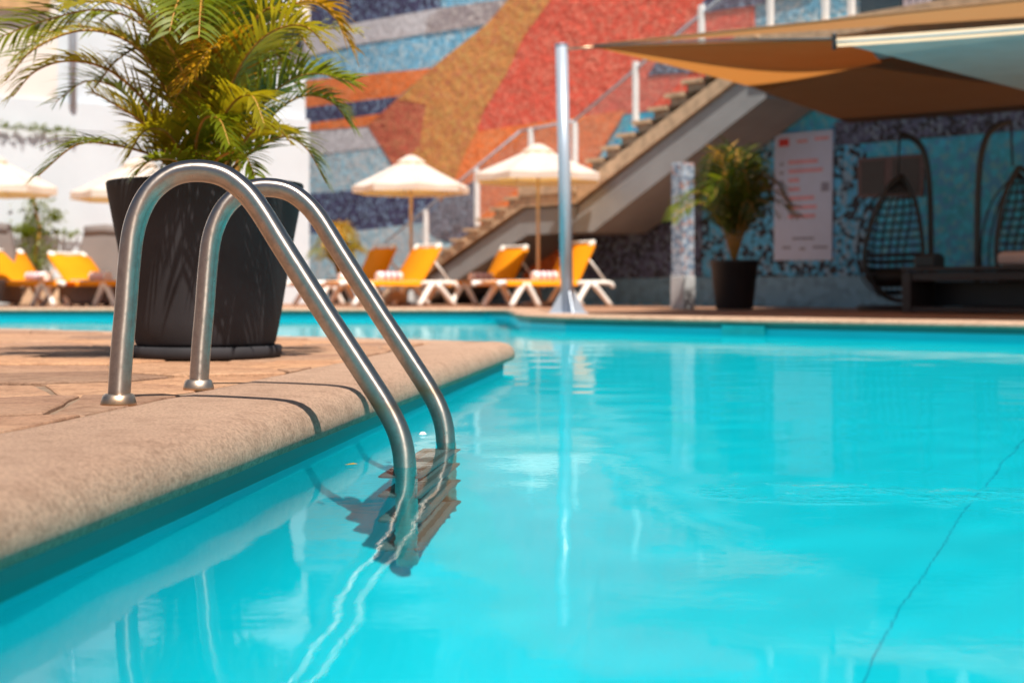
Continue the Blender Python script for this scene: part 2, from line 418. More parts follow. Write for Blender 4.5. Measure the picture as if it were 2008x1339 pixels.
# water sheet with real, gentle waves
def water():
    xs = np.concatenate([np.arange(-9.6, -1.2, 0.12), np.arange(-1.2, 3.4, 0.03), np.arange(3.4, 10.3, 0.12)])
    ys = np.concatenate([np.arange(-4.2, 0.6, 0.2), np.arange(0.6, 8.0, 0.03), np.arange(8.0, 18.2, 0.08)])
    X, Y = np.meshgrid(xs, ys, indexing='ij')
    Z = np.zeros_like(X); rg = np.random.RandomState(4)
    for k in range(46):
        lam = 0.13 * (6.0 ** rg.rand()); th = rg.normal(1.45, 0.75); ph = rg.rand() * 6.28
        kk = 2 * math.pi / lam
        Z += (0.0010 / kk) * np.sin(kk * (X * math.cos(th) + Y * math.sin(th)) + ph)
    # rings round the ladder legs
    for (cx, cy) in ((-0.19, 2.72), (-0.15, 3.16)):
        rr = np.hypot(X - cx, Y - cy); Z += 0.00025 * np.sin(rr * 60) * np.exp(-rr * 7)
    poly = offset_loop(outline, 0.05)
    nx, ny = X.shape
    # keep cells inside the basin
    cxm = (xs[:-1] + xs[1:]) / 2; cym = (ys[:-1] + ys[1:]) / 2
    CXm, CYm = np.meshgrid(cxm, cym, indexing='ij'); ins = np.zeros(CXm.shape, bool)
    fat = offset_loop(outline, 0.10); m = len(fat); j = m - 1
    for i in range(m):
        a, c = fat[i], fat[j]
        if a.y != c.y:
            cond = ((a.y > CYm) != (c.y > CYm)) & (CXm < (c.x - a.x) * (CYm - a.y) / (c.y - a.y) + a.x); ins ^= cond
        j = i
    ii, jj = np.nonzero(ins)
    faces = np.stack([ii * ny + jj, (ii + 1) * ny + jj, (ii + 1) * ny + jj + 1, ii * ny + jj + 1], 1)
    used, inv = np.unique(faces, return_inverse=True); faces = inv.reshape(faces.shape)
    V = np.stack([X.ravel(), Y.ravel(), (Z + WZ).ravel()], 1)[used]
    me = bpy.data.meshes.new('water'); me.from_pydata(V.tolist(), [], faces.tolist())
    me.polygons.foreach_set('use_smooth', [True] * len(me.polygons)); me.update()
    return me
wo = obj('water', water(), M['water'], fix=False); tag(wo, kind='structure')
wo.cycles.is_caustics_caster = True

# coping
def densify(pts, step, lo=0.6, hi=7.5):
    out = []
    for a, b_ in zip(pts[:-1], pts[1:]):
        a = Vector(a); b_ = Vector(b_); L = (b_ - a).length; k = max(1, int(L / step))
        out += [a.lerp(b_, i / k) for i in range(k)]
    out.append(Vector(pts[-1])); return out
def coping(name, path, prof, step, amp, mat):
    pts = densify(path, step); rows = [offset_loop(pts, d, False) for d, z in prof]; m = len(prof); mb = MB(); vs = []
    for i in range(len(pts)):
        for k, (d, z) in enumerate(prof):
            p = rows[k][i]; nn = noise.noise(Vector((p.x * 3.1, p.y * 3.1, z * 4))) + 0.6 * noise.noise(Vector((p.x * 11, p.y * 11, z * 30)))
            vs.append((p.x, p.y, z + amp * nn))
    mb.add(vs, [(i * m + k, i * m + k + 1, (i + 1) * m + k + 1, (i + 1) * m + k) for i in range(len(pts) - 1) for k in range(m - 1)], True)
    o = obj(name, mb, mat, fix=False); me = o.data
    up = sum(p.normal.z * p.area for p in me.polygons)
    if up < 0: me.flip_normals()
    return tag(o, kind='structure')
near_prof = [(0.07, -0.086), (0.022, -0.086), (0.006, -0.079), (0.0, -0.064), (0.002, -0.046), (0.009, -0.029), (0.021, -0.016), (0.038, -0.007), (0.062, -0.002), (0.10, 0.0), (0.24, 0.0), (0.30, 0.0), (0.33, -0.003), (0.335, -0.02)]
coping('pool_coping', near_path, near_prof, 0.05, 0.0016, M['coping'])
far_prof = [(0.07, -0.036), (0.012, -0.036), (0.0, -0.028), (0.0, -0.006), (0.014, 0.008), (0.05, 0.012), (0.36, 0.012), (0.365, -0.02)]
coping('far_pool_coping', far_path, far_prof, 0.25, 0.0015, M['coping'])

# flagstones of the near deck
deck_base = MB()
inner = offset_loop([Vector(p) for p in near_path], 0.325, False)
poly = [Vector((p.x, p.y, 0)) for p in inner] + [Vector((-9.5, 12.5, 0)), Vector((-9.5, -4, 0))]
deck_base.add([(p.x, p.y, -0.006) for p in poly], [tuple(t) for t in tessellate_polygon([poly])])
deck = obj('near_deck', deck_base, M['mortar'], fix=False); tag(deck, kind='structure')
if deck.data.polygons[0].normal.z < 0: deck.data.flip_normals()
def clip(poly, a, nrm):
    out = []; n = len(poly)
    for i in range(n):
        p, q = poly[i], poly[(i + 1) % n]; dp = (p - a).dot(nrm); dq = (q - a).dot(nrm)
        if dp <= 0: out.append(p)
        if (dp < 0 < dq) or (dq < 0 < dp): out.append(p.lerp(q, dp / (dp - dq)))
    return out
region = [Vector((inner[0].x + 0.119 * (4.9), 0.9)), Vector((inner[1].x, inner[1].y)), Vector((inner[2].x, inner[2].y)), Vector((-4.6, inner[2].y + 1.19)), Vector((-4.6, 0.9))]
region[0] = Vector((edge_x(0.9) - 0.327, 0.9))
rs = random.Random(11); pts = []
for i in range(-1, 13):
    for j in range(0, 22):
        pts.append(Vector((-4.8 + i * 0.44 + (0.22 if j % 2 else 0) + rs.uniform(-.15, .15), 0.7 + j * 0.40 + rs.uniform(-.15, .15))))
nst = 0
for p in pts:
    cell = [v.copy() for v in region]
    for q in pts:
        if q is p or (q - p).length > 1.6: continue
        nrm = (q - p).normalized(); cell = clip(cell, (p + q) / 2 - nrm * 0.007, nrm)
        if len(cell) < 3: break
    if len(cell) < 3: continue
    area = abs(sum(cell[i].x * cell[(i + 1) % len(cell)].y - cell[(i + 1) % len(cell)].x * cell[i].y for i in range(len(cell)))) / 2
    if area < 0.006: continue
    # drop near-duplicate points
    cl = [];
    for v in cell:
        if not cl or (v - cl[-1]).length > 0.01: cl.append(v)
    if (cl[0] - cl[-1]).length < 0.01: cl.pop()
    if len(cl) < 3: continue
    # roughen the outline
    rough = []
    for i in range(len(cl)):
        a, b_ = cl[i], cl[(i + 1) % len(cl)]; k = max(1, int((b_ - a).length / 0.11))
        for t in range(k):
            v = a.lerp(b_, t / k); rough.append(v + Vector((rs.uniform(-.006, .006), rs.uniform(-.006, .006))))
    cen = sum(rough, Vector((0, 0))) / len(rough)
    h = rs.uniform(-0.003, 0.003); tx, ty = rs.uniform(-.008, .008), rs.uniform(-.008, .008)
    def lift(v, dz, s): w = cen + (v - cen) * s; return (w.x - cen.x, w.y - cen.y, h + dz + tx * (w.x - cen.x) + ty * (w.y - cen.y))
    mb = MB(); kk = len(rough)
    vs = [lift(v, -0.016, 1.0) for v in rough] + [lift(v, -0.003, 0.995) for v in rough] + [lift(v, 0.0, 0.965) for v in rough]
    fs = [(i, (i + 1) % kk, kk + (i + 1) % kk, kk + i) for i in range(kk)] + [(kk + i, kk + (i + 1) % kk, 2 * kk + (i + 1) % kk, 2 * kk + i) for i in range(kk)]
    fs += [tuple(2 * kk + i for i in range(kk))]
    mb.add(vs, fs)
    o = obj('flagstone', mb, M['flag'], deck, local=True); o.location = (cen.x, cen.y, 0); nst += 1

# ------------------------------------------------------------------ mural wall
W0 = Vector((4.05, 19.7)); WD = Vector((0.655, -0.755)).normalized(); WN = Vector((WD.y, -WD.x))
if WN.y > 0: WN = -WN
def wall_pt(t, z, off=0.0):
    p = W0 + WD * t + WN * off; return Vector((p.x, p.y, z))
def wall_px(x, y, off=0.0):
    t, z = on_plane(x, y, W0, WD); return wall_pt(t, z, off)
mural = thing('mural_wall', 'tall building wall covered in a red, orange, ochre and blue mosaic mural', 'wall', wall_pt(0, 0))
wb = MB(); a = wall_pt(-16, 0); c = wall_pt(9, 0)
wb.prism([wall_pt(-16, -0.02), wall_pt(9, -0.02), wall_pt(9, 9.0), wall_pt(-16, 9.0)], Vector((-WN.x, -WN.y, 0)) * 0.4)
M['mo_lblue'] = mosaic('mosaic_light_blue', (0.17, 0.46, 0.68), (0.42, 0.62, 0.74), 0.30, 6)
obj('wall', wb, M['mo_lblue'], mural)
M['mo_pale'] = mosaic('mosaic_pale', (0.60, 0.60, 0.64), None, 0, 6, relief=0.15)
M['mo_paleblue'] = mosaic('mosaic_pale_blue', (0.34, 0.56, 0.68), (0.55, 0.62, 0.66), 0.35, 6, relief=0.3)
M['mo_navy'] = mosaic('mosaic_navy', (0.060, 0.060, 0.14), (0.20, 0.30, 0.45), 0.22, 7, (0.03, 0.03, 0.07))
M['mo_slate'] = mosaic('mosaic_slate', (0.15, 0.14, 0.19), (0.22, 0.27, 0.36), 0.2, 7, (0.05, 0.05, 0.09))
M['mo_grey'] = mosaic('mosaic_grey', (0.34, 0.30, 0.32), (0.5, 0.46, 0.46), 0.25, 7)
M['mo_red'] = mosaic('mosaic_red', (0.70, 0.10, 0.06), (0.74, 0.20, 0.13), 0.25, 8, relief=0.8)
M['mo_red2'] = mosaic('mosaic_red_brown', (0.52, 0.12, 0.07), (0.55, 0.20, 0.10), 0.3, 8, relief=0.6)
M['mo_orange'] = mosaic('mosaic_orange', (0.82, 0.20, 0.045), (0.80, 0.28, 0.11), 0.25, 8, relief=0.4)
M['mo_ochre'] = mosaic('mosaic_ochre', (0.62, 0.25, 0.07), (0.60, 0.33, 0.10), 0.35, 8, (0.54, 0.17, 0.08), relief=0.7)
M['mo_teal'] = mosaic('mosaic_teal', (0.05, 0.44, 0.64), (0.07, 0.32, 0.58), 0.35, 5, (0.12, 0.42, 0.56), relief=0.3)
M['mo_black'] = mosaic('mosaic_blue_black', (0.08, 0.40, 0.66), (0.015, 0.02, 0.03), 0.40, 6, (0.22, 0.38, 0.52))
M['mo_dark'] = mosaic('mosaic_dark', (0.09, 0.11, 0.19), (0.018, 0.02, 0.03), 0.28, 7, (0.16, 0.22, 0.30))
M['mo_base'] = mosaic('mosaic_base', (0.17, 0.34, 0.46), None, 0, 4, relief=0.15)
fields = [
 ('mo_navy', 0, [(520, -140), (520, 80), (600, 63), (868, 16), (850, -40), (850, -140)]),
 ('mo_pale', 0, [(520, 80), (600, 63), (868, 16), (838, 66), (700, 88), (600, 112), (520, 130)]),
 ('mo_grey', 1, [(868, 16), (1040, -8), (960, 48), (836, 67), (838, 36)]),
 ('mo_lblue', 1, [(868, 16), (850, -60), (1060, -60), (1040, -8)]),
 ('mo_orange', 0, [(560, 165), (612, 157), (850, 134), (781, 190), (613, 211), (560, 216)]),
 ('mo_navy', 1, [(560, 216), (613, 210), (783, 189), (752, 224), (613, 243), (560, 248)]),
 ('mo_orange', 2, [(560, 248), (613, 242), (754, 223), (722, 248), (613, 256), (560, 259)]),
 ('mo_pale', 1, [(560, 259), (613, 255), (722, 247), (748, 288), (613, 305), (560, 310)]),
 ('mo_paleblue', 0, [(560, 310), (613, 304), (748, 287), (800, 366), (613, 384), (560, 388)]),
 ('mo_red2', 2, [(781, 194), (850, 150), (838, 210), (824, 290), (800, 368), (722, 247)]),
 ('mo_ochre', 3, [(1100, -60), (1050, -60), (957, 48), (848, 134), (781, 196), (838, 205), (824, 287), (788, 325), (867, 396), (897, 346), (912, 306), (938, 258), (946, 226), (996, 143), (1029, 72), (1082, 0)]),
 ('mo_red', 2, [(1100, -60), (1082, 0), (1029, 72), (996, 143), (946, 226), (938, 260), (1215, 226), (1300, 214), (1480, 190), (1480, -100), (1200, -100)]),
 ('mo_orange', 3, [(938, 258), (1230, 216), (1166, 320), (1120, 420), (890, 450), (893, 350), (912, 306)]),
 ('mo_navy', 4, [(1272, 150), (1290, 122), (1420, 128), (1400, 140)]),
 ('mo_navy', 5, [(1395, -20), (1520, -40), (1600, -20), (1480, 12), (1372, 28)]),
 ('mo_navy', 2, [(560, 384), (613, 380), (930, 352), (880, 420), (850, 436), (690, 455), (560, 462)]),
 ('mo_slate', 4, [(868, 396), (940, 350), (940, 455), (900, 480), (848, 462), (836, 436)]),
 ('mo_paleblue', 3, [(560, 462), (690, 455), (840, 436), (860, 470), (900, 484), (940, 480), (940, 590), (560, 590)]),
 ('mo_orange', 4, [(1028, 540), (1118, 420), (1128, 540), (1128, 552), (1028, 552)]),
 ('mo_dark', 3, [(1128, 392), (1330, 290), (1380, 280), (1380, 543), (1128, 548)]),
 ('mo_base', 2, [(940, 552), (1700, 541), (2300, 525), (2300, 622), (1380, 596), (940, 588)]),
 ('mo_black', 4, [(1380, 281), (1660, 253), (1700, 300), (1715, 420), (1705, 541), (1380, 543)]),
 ('mo_teal', 1, [(1225, 218), (1480, 190), (2300, 90), (2300, 525), (1700, 541), (1650, 260), (1380, 280), (1200, 300)]),
 ('mo_dark', 5, [(1640, 240), (2300, 168), (2300, 232), (1705, 281), (1640, 287)]),
]
for mname, lay, pl in fields:
    mb = MB(); th = 0.010 + 0.006 * lay
    loop = [wall_px(x, y, th) for x, y in pl]
    mb.prism(loop, Vector((-WN.x, -WN.y, 0)) * (th + 0.002))
    obj('mosaic_field', mb, M[mname], mural)

# upper storey windows behind the terrace
for (x0, x1, y0, y1, mm, nm) in ((1690, 1772, -150, 40, 'windowglass', 'window'), (1834, 1885, -150, 16, 'windowglass', 'window'), (1905, 1990, -170, 6, 'windowglass', 'window')):
    mb = MB(); mb.prism([wall_px(x0, y0, 0.05), wall_px(x1, y0 - 8, 0.05), wall_px(x1, y1 - 8, 0.05), wall_px(x0, y1, 0.05)], Vector((-WN.x, -WN.y, 0)) * 0.045)
    obj(nm, mb, M[mm], mural)
for k in range(4):
    x0 = 1776 + k * 14; mb = MB()
    mb.prism([wall_px(x0, -160, 0.06), wall_px(x0 + 11, -161, 0.06), wall_px(x0 + 11, 14, 0.06), wall_px(x0, 15, 0.06)], Vector((-WN.x, -WN.y, 0)) * 0.055)
    obj('curtain', mb, M['curtain'], mural)

# ------------------------------------------------------------------ staircase along the wall
S0 = Vector((0.0, 22.5))
def st_pt(t, z, back=0.0):
    p = S0 + WD * t - WN * back; return Vector((p.x, p.y, z))
SW = 1.18
stair = thing('staircase', 'stone staircase with a landing climbing across the mural wall', 'staircase', st_pt(-3.8, 0))
LZ = 1.85; r1 = LZ / 12; tr1 = 0.337; tl0 = 0.243; tl1 = 1.457
backv = Vector((-WN.x, -WN.y, 0))
def slab(poly_tz, mat, name, w=SW, back=0.0):
    mb = MB(); mb.prism([st_pt(t, z, back) for t, z in poly_tz], backv * w); return obj(name, mb, mat, stair)
def step(t, z, tread, rise):
    mb = MB(); mb.prism([st_pt(t - 0.05, z - 0.055, -0.06), st_pt(t + tread, z - 0.055, -0.06), st_pt(t + tread, z, -0.06), st_pt(t - 0.05, z, -0.06)], backv * (SW + 0.06))
    o = obj('step', mb, M['tanstone'], stair)
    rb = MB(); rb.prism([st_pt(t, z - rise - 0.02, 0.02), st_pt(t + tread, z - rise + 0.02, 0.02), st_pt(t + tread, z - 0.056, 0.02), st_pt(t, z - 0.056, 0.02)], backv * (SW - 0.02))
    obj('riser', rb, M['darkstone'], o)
for k in range(12): step(tl0 - (12 - k) * tr1 + tr1, r1 * (k + 1), tr1 - 0.004, r1) if k < 11 else None
t0 = tl0 - 11 * tr1
# stone edge band and rendered soffit beam below the steps
slab([(t0 - 0.35, -0.02), (t0 + 0.02, -0.02), (tl0 + 0.02, LZ - 0.34), (tl0 + 0.02, LZ - 0.16), (t0 - 0.35, -0.005)], M['tanstone'], 'stringer', SW + 0.02, -0.03)
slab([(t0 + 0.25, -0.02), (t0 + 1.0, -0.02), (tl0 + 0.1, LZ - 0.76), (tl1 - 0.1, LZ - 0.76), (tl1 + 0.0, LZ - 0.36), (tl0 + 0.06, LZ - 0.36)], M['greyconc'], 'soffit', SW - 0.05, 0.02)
slab([(tl0 - 0.02, LZ - 0.16), (tl1 + 0.03, LZ - 0.16), (tl1 + 0.03, LZ), (tl0 - 0.05, LZ)], M['tanstone'], 'landing', SW + 0.06, -0.06)
slab([(tl0 + 0.02, LZ - 0.33), (tl1 + 0.06, LZ - 0.33), (tl1 + 0.06, LZ - 0.165), (tl0 + 0.02, LZ - 0.165)], M['tanstone'], 'landing_edge', SW, -0.03)
r2 = 0.159; tr2 = 0.317; TZ = LZ + 11 * r2; tu1 = tl1 + 11 * tr2
for k in range(11): step(tl1 + k * tr2, LZ + r2 * (k + 1), tr2 - 0.004, r2)
slab([(tl1 + 0.02, LZ - 0.33), (tu1 + 0.1, TZ - 0.36), (tu1 + 0.1, TZ - 0.16), (tl1 + 0.02, LZ - 0.08)], M['tanstone'], 'stringer', SW + 0.02, -0.03)
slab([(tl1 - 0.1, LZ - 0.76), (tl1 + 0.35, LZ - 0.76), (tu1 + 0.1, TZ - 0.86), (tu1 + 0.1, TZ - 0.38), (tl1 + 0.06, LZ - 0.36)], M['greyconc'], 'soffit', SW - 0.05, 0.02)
# upper terrace
terr = thing('upper_terrace', 'upper terrace slab at the top of the stairs behind the shade sails', 'terrace', st_pt(tu1, 0))
mb = MB(); mb.prism([st_pt(tu1 + 0.11, TZ - 0.22, -0.1), st_pt(14, TZ - 0.22, -0.1), st_pt(14, TZ, -0.1), st_pt(tu1 + 0.11, TZ, -0.1)], backv * (SW + 0.12)); obj('slab', mb, M['tanstone'], terr)

# stair railing
rail = thing('stair_railing', 'white posts, glass panels and thin handrail along the stairs', 'railing', st_pt(-3.4, 0))
def nose(t):
    if t < tl0: return max(0.0, LZ + (t - tl0) * r1 / tr1)
    if t < tl1: return LZ
    return min(TZ, LZ + r2 + (t - tl1) * r2 / tr2)
HR = 0.92
hp = []
for t in (-3.5, tl0 - 0.1, tl1 - 0.1, tu1, 13.5): hp.append(st_pt(t, nose(t) + HR, 0.06))
mb = MB()
for a, c in zip(hp[:-1], hp[1:]): mb.tube([a, c], 0.022, 8)
obj('handrail', mb, M['postmetal'], rail)
posts_px = [(730, 0), (830, 0), (930, 0), (1036, 0), (1122, 0), (1241, 0), (1370, 0), (1505, 0), (1613, 0), (1664, 0), (1888, 0)]
pt = []
for x, _ in posts_px:
    t, z = on_plane(x, 300, S0, WD); pt.append(t)
    mb = MB(); mb.rbox(st_pt(t, nose(t) + HR / 2 - 0.03, 0.06), (0.085, 0.06, HR - 0.04 + 0.06), 0.008, Matrix.Rotation(math.atan2(WD.y, WD.x), 3, 'Z'))
    obj('post', mb, M['whitepaint'], rail)
for t1, t2 in zip(pt[:-1], pt[1:]):
    a, c = t1 + 0.05, t2 - 0.05
    if c - a < 0.1: continue
    mb = MB(); mb.prism([st_pt(a, nose(a) + 0.08, 0.055), st_pt(c, nose(c) + 0.08, 0.055), st_pt(c, nose(c) + HR - 0.05, 0.055), st_pt(a, nose(a) + HR - 0.05, 0.055)], backv * 0.01)
    obj('glass_panel', mb, M['glass'], rail)

# pillar in front of the wall
pc = G(1339, 18.2)
pil = thing('mosaic_pillar', 'square white pillar with speckled mosaic beside the dark planter', 'pillar', pc)
M['mo_pillar'] = mosaic('mosaic_pillar', (0.36, 0.40, 0.47), (0.14, 0.20, 0.29), 0.36, 9, (0.36, 0.22, 0.2), relief=0.2)
rotw = Matrix.Rotation(math.atan2(WD.y, WD.x), 3, 'Z')
mb = MB(); mb.rbox(pc + Vector((0, 0, 1.12)), (0.21, 0.21, 1.44), 0.012, rotw); obj('shaft', mb, M['mo_pillar'], pil)
mb = MB(); mb.rbox(pc + Vector((0, 0, 0.195)), (0.225, 0.225, 0.42), 0.01, rotw); obj('base', mb, M['pillarbase'], pil)

# ------------------------------------------------------------------ white building on the left
B0 = Vector((-3.69, 26.0)); BD = Vector((0.825, 0.565)).normalized(); BN = Vector((BD.y, -BD.x))
def bl_pt(t, z, off=0.0):
    p = B0 + BD * t + BN * off; return Vector((p.x, p.y, z))
def bl_px(x, y, off=0.0):
    t, z = on_plane(x, y, B0, BD); return bl_pt(t, z, off)
bld = thing('white_building', 'white rendered building wing standing left of the mural', 'building', bl_pt(-6, 0))
bk = Vector((-BN.x, -BN.y, 0))
mb = MB(); mb.prism([bl_pt(-16, -0.02), bl_pt(0, -0.02), bl_pt(0, 3.33), bl_pt(-16, 3.33)], bk * 1.2); obj('lower_wall', mb, M['white_wall'], bld)
mb = MB(); mb.prism([bl_pt(-16, 3.33, -0.06), bl_pt(-4.55, 3.33, -0.06), bl_pt(-4.55, 9, -0.06), bl_pt(-16, 9, -0.06)], bk * 1.1); obj('upper_wall', mb, M['cream_wall'], bld)
mb = MB(); mb.prism([bl_pt(-4.549, 3.332, -0.16), bl_pt(0, 3.332, -0.16), bl_pt(0, 9, -0.16), bl_pt(-4.549, 9, -0.16)], bk * 1.0); obj('upper_wall', mb, M['white_wall'], bld)
mb = MB(); mb.tube([bl_px(142, 208, 0.03), bl_px(142, -150, 0.03)], 0.06, 10); obj('downpipe', mb, M['postmetal'], bld)
mb = MB(); mb.prism([bl_px(-120, 12, 0.0), bl_px(95, 22, 0.0), bl_px(95, -40, 0.0), bl_px(-120, -50, 0.0)], BN.to_3d() * 0.12); obj('eave', mb, M['eave'], bld)
mb = MB(); mb.prism([bl_px(530, 56, -0.13), bl_px(596, 60, -0.13), bl_px(596, 96, -0.13), bl_px(530, 92, -0.13)], BN.to_3d() * 0.03); obj('window', mb, M['windowglass'], bld)
mb = MB(); mb.rbox(bl_px(566, 36, 0.06), (0.66, 0.36, 0.42), 0.05, Matrix.Rotation(math.atan2(BD.y, BD.x), 3, 'Z')); obj('window_hood', mb, M['cream_wall'], bld)
mb = MB(); mb.prism([bl_pt(-16, 0, 0.012), bl_pt(-2.2, 0, 0.012), bl_pt(-2.2, 0.42, 0.012), bl_pt(-16, 0.42, 0.012)], BN.to_3d() * 0.35); obj('bench_ledge', mb, M['tanstone'], bld)

# ------------------------------------------------------------------ ladder
LX = Vector((0.998, -0.06, 0)).normalized(); LU = Vector((0.119, 0.993, 0)).normalized()
base = Vector((-0.755, 2.74, 0))
prof_px = [(232, 788), (238, 700), (246, 610), (253, 520), (262, 452), (280, 402), (306, 367), (344, 343), (390, 336), (438, 345), (478, 372), (512, 412), (560, 488), (640, 612), (718, 730), (758, 792), (782, 838), (794, 880), (798, 925)]
path = [base + LX * ((x - 232) / 1022) + Vector((0, 0, CAM_Z + (HY - y) / 1022)) for x, y in prof_px]
path[0].z = 0.0
leg_end = path[-1]
pcurve = catmull(path, 5)
pcurve += [Vector((leg_end.x + 0.002, leg_end.y, z)) for z in (-0.25, -0.5, -0.75, -1.0)]
SEP = Vector((0.057, 0.44, 0))
ladder = thing('pool_ladder', 'stainless steel pool ladder with two arched handrails on the pool edge', 'ladder', base)
for k in range(2):
    off = SEP * k
    mb = MB(); mb.tube([p + off for p in pcurve], 0.0215, 28)
    o = obj('handrail', mb, M['steel'], ladder)
    uv = o.data.uv_layers.new(name='brush'); mr = len(pcurve)
    for lp_ in o.data.loops:
        vi = lp_.vertex_index; uv.data[lp_.index].uv = ((vi // 28) / mr * 4.0, (vi % 28) / 28.0)
    cb = MB(); c = base + off
    cb.lathe(c, [(0.0, -0.003), (0.034, -0.003), (0.034, 0.003), (0.030, 0.017), (0.026, 0.0205), (0.0222, 0.021), (0.0218, 0.010)], 36)
    obj('collar', cb, M['collar'], o)
for k, z in enumerate((-0.25, -0.47, -0.69, -0.91)):
    mb = MB(); a = Vector((leg_end.x, leg_end.y, z)); c = a + SEP
    d = SEP.normalized(); s = Vector((d.y, -d.x, 0))
    mb.rbox((a + c) / 2 - s * 0.01, (SEP.length + 0.02, 0.085, 0.028), 0.008, Matrix.Rotation(math.atan2(d.y, d.x), 3, 'Z'))
    o = obj('tread', mb, M['tread'], ladder)
    for q in (-1, 1):
        g2 = MB(); g2.bar(a.lerp(c, 0.06) - s * (0.01 + 0.022 * q) + Vector((0, 0, 0.0165)), a.lerp(c, 0.94) - s * (0.01 + 0.022 * q) + Vector((0, 0, 0.0165)), 0.012, 0.004)
        obj('grip_strip', g2, M['grip'], o)
for ch in ladder.children_recursive: ch.cycles.is_caustics_receiver = True

# ------------------------------------------------------------------ palms
def frond(root, pts, width, n, mats, rseed, droop=0.5, taper=0.35, rach=0.006, lw=0.011, world=True):
    """arched rachis with two rows of narrow leaflets; pts = control points"""
    rr = random.Random(rseed); c = catmull(pts, 8); m = len(c)
    L = [0]
    for i in range(1, m): L.append(L[-1] + (c[i] - c[i - 1]).length)
    tot = L[-1]
    def at(s):
        s *= tot
        for i in range(1, m):
            if L[i] >= s:
                f = (s - L[i - 1]) / max(1e-6, L[i] - L[i - 1]); return c[i - 1].lerp(c[i], f), (c[i] - c[i - 1]).normalized()
        return c[-1], (c[-1] - c[-2]).normalized()
    rb = MB(); rb.tube(c, [rach * (1 - 0.75 * i / (m - 1)) for i in range(m)], 6)
    ro = obj('frond', rb, M['stem'], root)
    lb = MB(); tw = rr.uniform(-0.5, 0.5)
    for i in range(n):
        s = 0.24 + 0.76 * (i + 0.5) / n
        for side in (-1, 1):
            p, t = at(min(0.999, s + rr.uniform(-.006, .006)))
            sd = t.cross(Vector((0, 0, 1)))
            if sd.length < 0.2: sd = t.cross(Vector((0, 1, 0)))
            sd.normalize(); up = sd.cross(t).normalized()
            q = Matrix.Rotation(tw * s, 3, t); sd = q @ sd; up = q @ up
            ln = width * (math.sin(math.pi * (0.22 + 0.70 * s)) ** 0.7) * rr.uniform(0.85, 1.12)
            d = (sd * side * rr.uniform(0.75, 1.0) + t * rr.uniform(0.65, 1.0) + up * rr.uniform(0.15, 0.42)).normalized()
            wv = d.cross(up).normalized(); w = lw * rr.uniform(0.8, 1.2)
            vs = []; seg = 5; q0 = p.copy(); dd = d.copy()
            for k in range(seg):
                f = k / (seg - 1); ww = w * (0.45 + 1.1 * f) if f < 0.3 else w * (1.05 * (1 - f) ** 0.8 + 0.03)
                vs += [q0 - wv * ww / 2, q0 + wv * ww / 2 + up * ww * 0.15]
                q0 = q0 + dd * (ln / (seg - 1)); dd = (dd + Vector((0, 0, -droop * rr.uniform(0.15, 0.5)))).normalized()
            lb.add(vs, [(2 * k, 2 * k + 1, 2 * k + 3, 2 * k + 2) for k in range(seg - 1)], True)
    lo = obj('leaflets', lb, mats, ro, fix=False); lo['kind'] = 'stuff'
    return ro

PY = 4.72; pcx = G(404, PY)
pot = thing('plant_pot', 'large round charcoal pot on a low saucer beside the pool ladder', 'pot', pcx)
mb = MB(); mb.lathe(pcx, [(0.0, 0.040), (0.222, 0.040), (0.228, 0.05), (0.242, 0.12), (0.262, 0.24), (0.282, 0.36), (0.303, 0.47), (0.317, 0.545), (0.320, 0.566), (0.316, 0.572), (0.300, 0.572), (0.296, 0.55), (0.292, 0.50)], 72); obj('body', mb, M['pot'], pot)
mb = MB(); mb.lathe(pcx, [(0.0, 0.0), (0.24, 0.0), (0.247, 0.006), (0.249, 0.034), (0.244, 0.0385), (0.0, 0.0385)], 64); obj('saucer', mb, M['pot'], pot)
mb = MB(); mb.lathe(pcx, [(0.0, 0.525), (0.15, 0.53), (0.292, 0.515)], 32); obj('soil', mb, M['soil'], pot)

palm = thing('areca_palm', 'big green and golden areca palm growing in the charcoal pot', 'palm', pcx + Vector((0, 0, 0.52)))
def pp(x, y, dy=0.0): return P(x, y, PY + dy)
stems = []
for k in range(9):
    a = k * 2.4; r = 0.04 + 0.06 * ((k * 37) % 10) / 10
    p0 = pcx + Vector((r * math.cos(a), r * math.sin(a), 0.51)); p1 = p0 + Vector((0.05 * math.cos(a), 0.05 * math.sin(a), 0.17 + 0.10 * ((k * 53) % 10) / 10))
    mb = MB(); mb.tube(catmull([p0, p0.lerp(p1, 0.5) + Vector((0, 0, 0.01)), p1], 4), [0.014, 0.0135, 0.013, 0.0125, 0.012, 0.0115, 0.011, 0.010, 0.009], 8); obj('trunk', mb, M['stem'], palm); stems.append(p1)
def fr(pts, width, n, mat, seed, droop=0.5, lw=0.012, rach=0.0065): frond(palm, [pp(*p) for p in pts], width * 1.25, int(n * 1.35), M[mat], seed, droop, lw=lw * 1.35, rach=rach)
fr([(395, 360, 0), (310, 230, -.1), (225, 145, -.18), (140, 120, -.2), (70, 140, -.2), (25, 190, -.2)], 0.17, 34, 'leaf_olive', 1, 0.5)
fr([(392, 355, .05), (330, 160, .0), (290, 60, .0), (200, 20, .0), (90, 40, 0), (-30, 85, 0)], 0.20, 38, 'leaf_green', 2, 0.55)
fr([(380, 350, -.05), (330, 120, -.1), (255, 10, -.12), (180, -60, -.1), (80, -60, -.1)], 0.20, 34, 'leaf_green', 3, 0.5)
fr([(385, 365, -.05), (310, 310, -.15), (225, 285, -.22), (150, 285, -.25), (75, 345, -.25)], 0.16, 30, 'leaf_green', 4, 0.45, 0.011)
fr([(400, 360, -.05), (330, 290, -.18), (280, 240, -.25), (225, 205, -.28), (180, 180, -.3)], 0.13, 28, 'leaf_olive', 5, 0.35)
